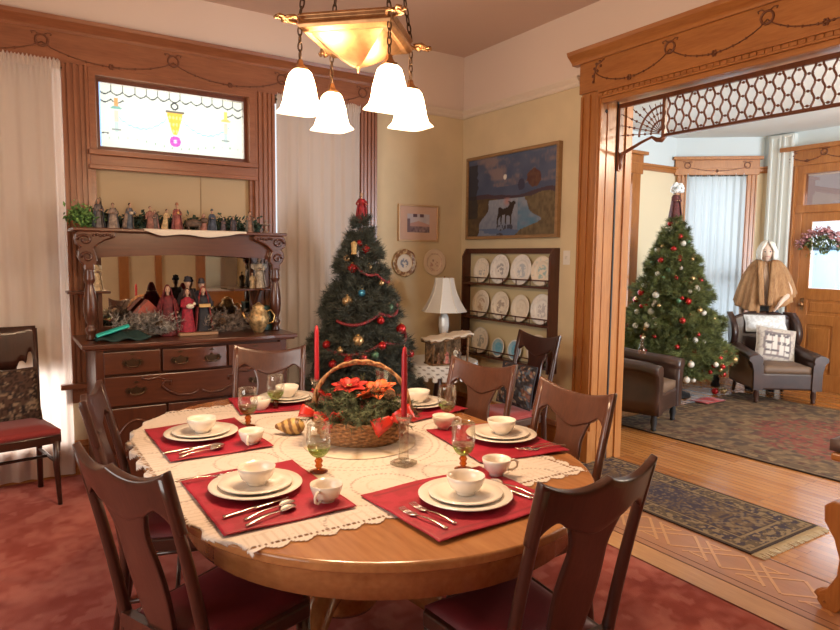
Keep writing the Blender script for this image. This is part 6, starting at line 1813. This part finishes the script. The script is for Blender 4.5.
    def hf(u, v):
        a = .62+(2*PI-1.24)*u; q = v                # from the crown (0) to the ends (1)
        ph = q*1.78; r = math.sin(min(ph, PI/2)); drop = max(0, ph-PI/2)
        X = hc.x-.012+(.108*r+.012*sstep((q-.8)*5))*math.cos(a); Y = (.088*r+.016*sstep((q-.45)*2))*math.sin(a); Z = hc.z+.005+.128*math.cos(min(ph, PI/2))-drop*.42-.004*math.sin(a*24)*q
        X += .005*math.sin(a*17)*q
        return ((X, Y, Z), (math.cos(a), math.sin(a), .5*(1-q)))
    mb.slab(60, 20, hf, .022)
    for sg in (-1, 1):
        for k in range(7): mb.tube([(hc.x+.02, sg*.01, hc.z+.128), (hc.x+.085-.006*k, sg*(.03+.006*k), hc.z+.09), (hc.x+.085-.012*k, sg*(.062+.004*k), hc.z+.03), (hc.x+.06-.01*k, sg*(.090+.002*k), hc.z-.06)], [.012,.014,.012,.006], 7)
    mb.build('hair', mat('silver hair', (.82,.80,.74), .6, var=.12, vscale=60), p)
    # fur stole
    FUR = wood('fur stole', (.22,.10,.04), (.50,.29,.14), .85, 'z', 22, 0)
    mb = MB()
    def sf(u, v):
        a = .16+(2*PI-.32)*u; q = v; c_, s_ = math.cos(a), math.sin(a)
        r = .075+.27*q**.62; z = 1.475-.10*q-.35*q**1.5
        z += .035*abs(s_)*(1-q); fl = .012*math.sin(a*9)*q
        X = (r*.62+fl)*c_; Y = (r*.90+fl)*s_
        z -= .12*q*max(0, c_); z += .10*q*max(0, s_)
        X += .010*math.sin(a*21)*q; Y += .010*math.cos(a*19)*q
        return ((X, Y, z), (c_, s_, .7-.5*q))
    mb.slab(72, 26, sf, .035); mb.build('fur_stole', FUR, p)
    mb = MB()
    for sg in (-1, 1): mb.slab(4, 14, lambda u, v, sg=sg: ((.10+.14*v**.7, sg*(.045+.05*u-.03*v), 1.50-.50*v), (1, sg*.4, .2)), .03)
    mb.build('stole_lapel', FUR, p)
    # blouse + skirt
    mb = MB(); mb.lathe([(.145,.95),(.14,1.05),(.145,1.2),(.15,1.34),(.10,1.42),(.07,1.45)], 28, sx=.8, sy=1.12)
    mb.build('blouse', mat('blouse', (.55,.42,.33), .8), p)
    mb = MB(); mb.lathe([(.0,.20),(.23,.20),(.235,.22),(.20,.6),(.17,.88),(.145,.98),(.0,.985)], 32, sx=.9); mb.build('skirt', mat('grey blue skirt', (.10,.13,.16), .8, var=.4, vscale=20), p)
    for s_ in (-1, 1):
        MB().slab(10, 6, lambda u, v, s_=s_: ((-.05+.25*u, s_*.115+(-1+2*v)*.045*math.sqrt(max(.08, 1-(1.7*u-.75)**2)), .045+.02*math.cos(PI*(2*v-1)/2)*(1-u*.4)), (0,0,1)), .07).build('shoe', BLACKM, p)
    p.scale = (1.0, 1.0, 1.03)
    return p
person()

# ================================================================== seen in the sideboard mirror (room side behind the camera)
tr = struct(bpy.data.objects.new('trim_15', None)); C.objects.link(tr)
mb = MB(); mb.box(1.55, 1.70, -1.5, -1.45, 0, 2.4); mb.box(2.75, 2.90, -1.5, -1.45, 0, 2.4); mb.box(1.5, 2.95, -1.5, -1.44, 2.3, 2.5); mb.box(2.1, 2.2, -1.5, -1.45, 0, 2.4)
mb.build('casing', OAK, tr)
cb_ = thing('china_cabinet', 'oak china cabinet by the wall behind the camera, seen in sideboard mirror', 'cabinet', (3.15, -1.28, 0))
MB().box(-.30, .30, -.21, .20, 0, .95).build('base_cabinet', OAKX, cb_); MB().box(-.34, .34, -.22, .24, .95, .98).build('top', mat('marble', (.7,.68,.66), .3), cb_); MB().box(-.3, .3, -.21, -.18, .98, 1.7).build('back_mirror', mat('dim mirror', (.4,.36,.34), .1, .8), cb_)

# ================================================================== LIGHT
def area(name, loc, rot, sx, sy, e, col=(1,1,1), portal=False, spread=PI):
    ld = bpy.data.lights.new(name, 'AREA'); ld.shape = 'RECTANGLE'; ld.size = sx; ld.size_y = sy; ld.energy = e; ld.color = col; ld.spread = spread
    if portal: ld.cycles.is_portal = True
    o = bpy.data.objects.new(name, ld); C.objects.link(o); o.location = loc; o.rotation_euler = rot; return o
SKYC = (.80,.90,1.0)
# daylight outside each window
area('daylight_left_window', (-.44, 5.5, 1.5), (R(-90),0,0), 1.6, 2.7, DAY_W*2.0, (1,.92,.84))
area('daylight_stained_window', (1.10, 5.5, 1.8), (R(-90),0,0), 1.1, 1.9, DAY_W*.5, SKYC)
area('daylight_right_window', (2.21, 5.5, 1.5), (R(-90),0,0), .76, 2.7, DAY_W*.55, SKYC)
area('daylight_living_left', (6.15, 5.75, 1.4), (R(-90),0,0), .8, 2.4, DAY_W*.4*LIV, SKYC)
pc = MC @ Vector(((w0+w1)/2, -SGN*.35, 1.4))
oo = area('daylight_corner_window', tuple(pc), (0,0,0), w1-w0, 2.5, DAY_W*.19*LIV, SKYC); oo.rotation_euler = (-n2).to_track_quat('Z', 'Y').to_euler() if False else Vector((-n2.x, -n2.y, 0)).to_track_quat('Z', 'Y').to_euler()
oo = area('daylight_front_door', (8.7, 3.66, 1.7), (0,0,0), .8, 1.4, DAY_W*.33*LIV, SKYC); oo.rotation_euler = Vector((1,0,.0)).to_track_quat('Z', 'Y').to_euler()
area('fill_living_right', (6.1, -2.35, 1.5), (R(90),0,0), 2.2, 2.0, DAY_W*4.2*LIV, SKYC)  # added fill through the unseen right wall, lifts living room walls and furniture
wd = bpy.data.worlds.new('World'); S.world = wd; wd.use_nodes = True
bg = wd.node_tree.nodes['Background']; bg.inputs[0].default_value = (.80,.90,1.0,1); bg.inputs[1].default_value = WORLD_S
area('fill_dining_left', (-1.95, 1.6, 1.7), (0,0,0), 2.0, 1.8, LEFT_W, (1,.93,.84)).rotation_euler = Vector((-1,0,0)).to_track_quat('Z', 'Y').to_euler()  # added soft fill through the unseen left wall, lifts the dining room walls
# ceiling lamp added out of view to keep the living room bright
lc = thing('added_ceiling_lamp', 'added milk-glass ceiling lamp, out of view, brightening the living room', 'lamp', (6.0, 1.2, LZ))
MB().lathe([(0,-.16),(.10,-.15),(.16,-.10),(.17,-.05),(.12,-.02),(.06,0),(0,0)], 24).build('globe', SHM, lc)
ld = bpy.data.lights.new('living_fill_light', 'POINT'); ld.energy = LIVFILL; ld.color = (1,.82,.62); ld.shadow_soft_size = .17
lo = bpy.data.objects.new('living_fill_light', ld); C.objects.link(lo); lo.location = (6.0, 1.2, LZ-.36)

# ================================================================== CAMERA
cd = bpy.data.cameras.new('camera'); co_ = bpy.data.objects.new('camera', cd); C.objects.link(co_); S.camera = co_
cd.sensor_width = 36; cd.lens = 645/840*36; cd.clip_start = .02
rt = Vector((0.84006, -0.54238952, 0.01062146)); up = Vector((0.03988905, 0.08128296, 0.99589254)); fw = Vector((0.54102501, 0.8361858, -0.08991797))
co_.matrix_world = Matrix(((rt.x, up.x, -fw.x, 0), (rt.y, up.y, -fw.y, 0), (rt.z, up.z, -fw.z, 1.55), (0,0,0,1)))
S.view_settings.view_transform = 'Standard'; S.view_settings.look = 'None'; S.view_settings.gamma = 1; S.view_settings.use_curve_mapping = False
S.view_settings.exposure = EXPO
try:
    S.cycles.use_denoising = True; S.cycles.max_bounces = 8; S.cycles.diffuse_bounces = 4; S.cycles.glossy_bounces = 4; S.cycles.transparent_max_bounces = 16; S.cycles.transmission_bounces = 6
    S.cycles.caustics_reflective = False; S.cycles.caustics_refractive = False; S.cycles.sample_clamp_indirect = 6
except Exception: pass
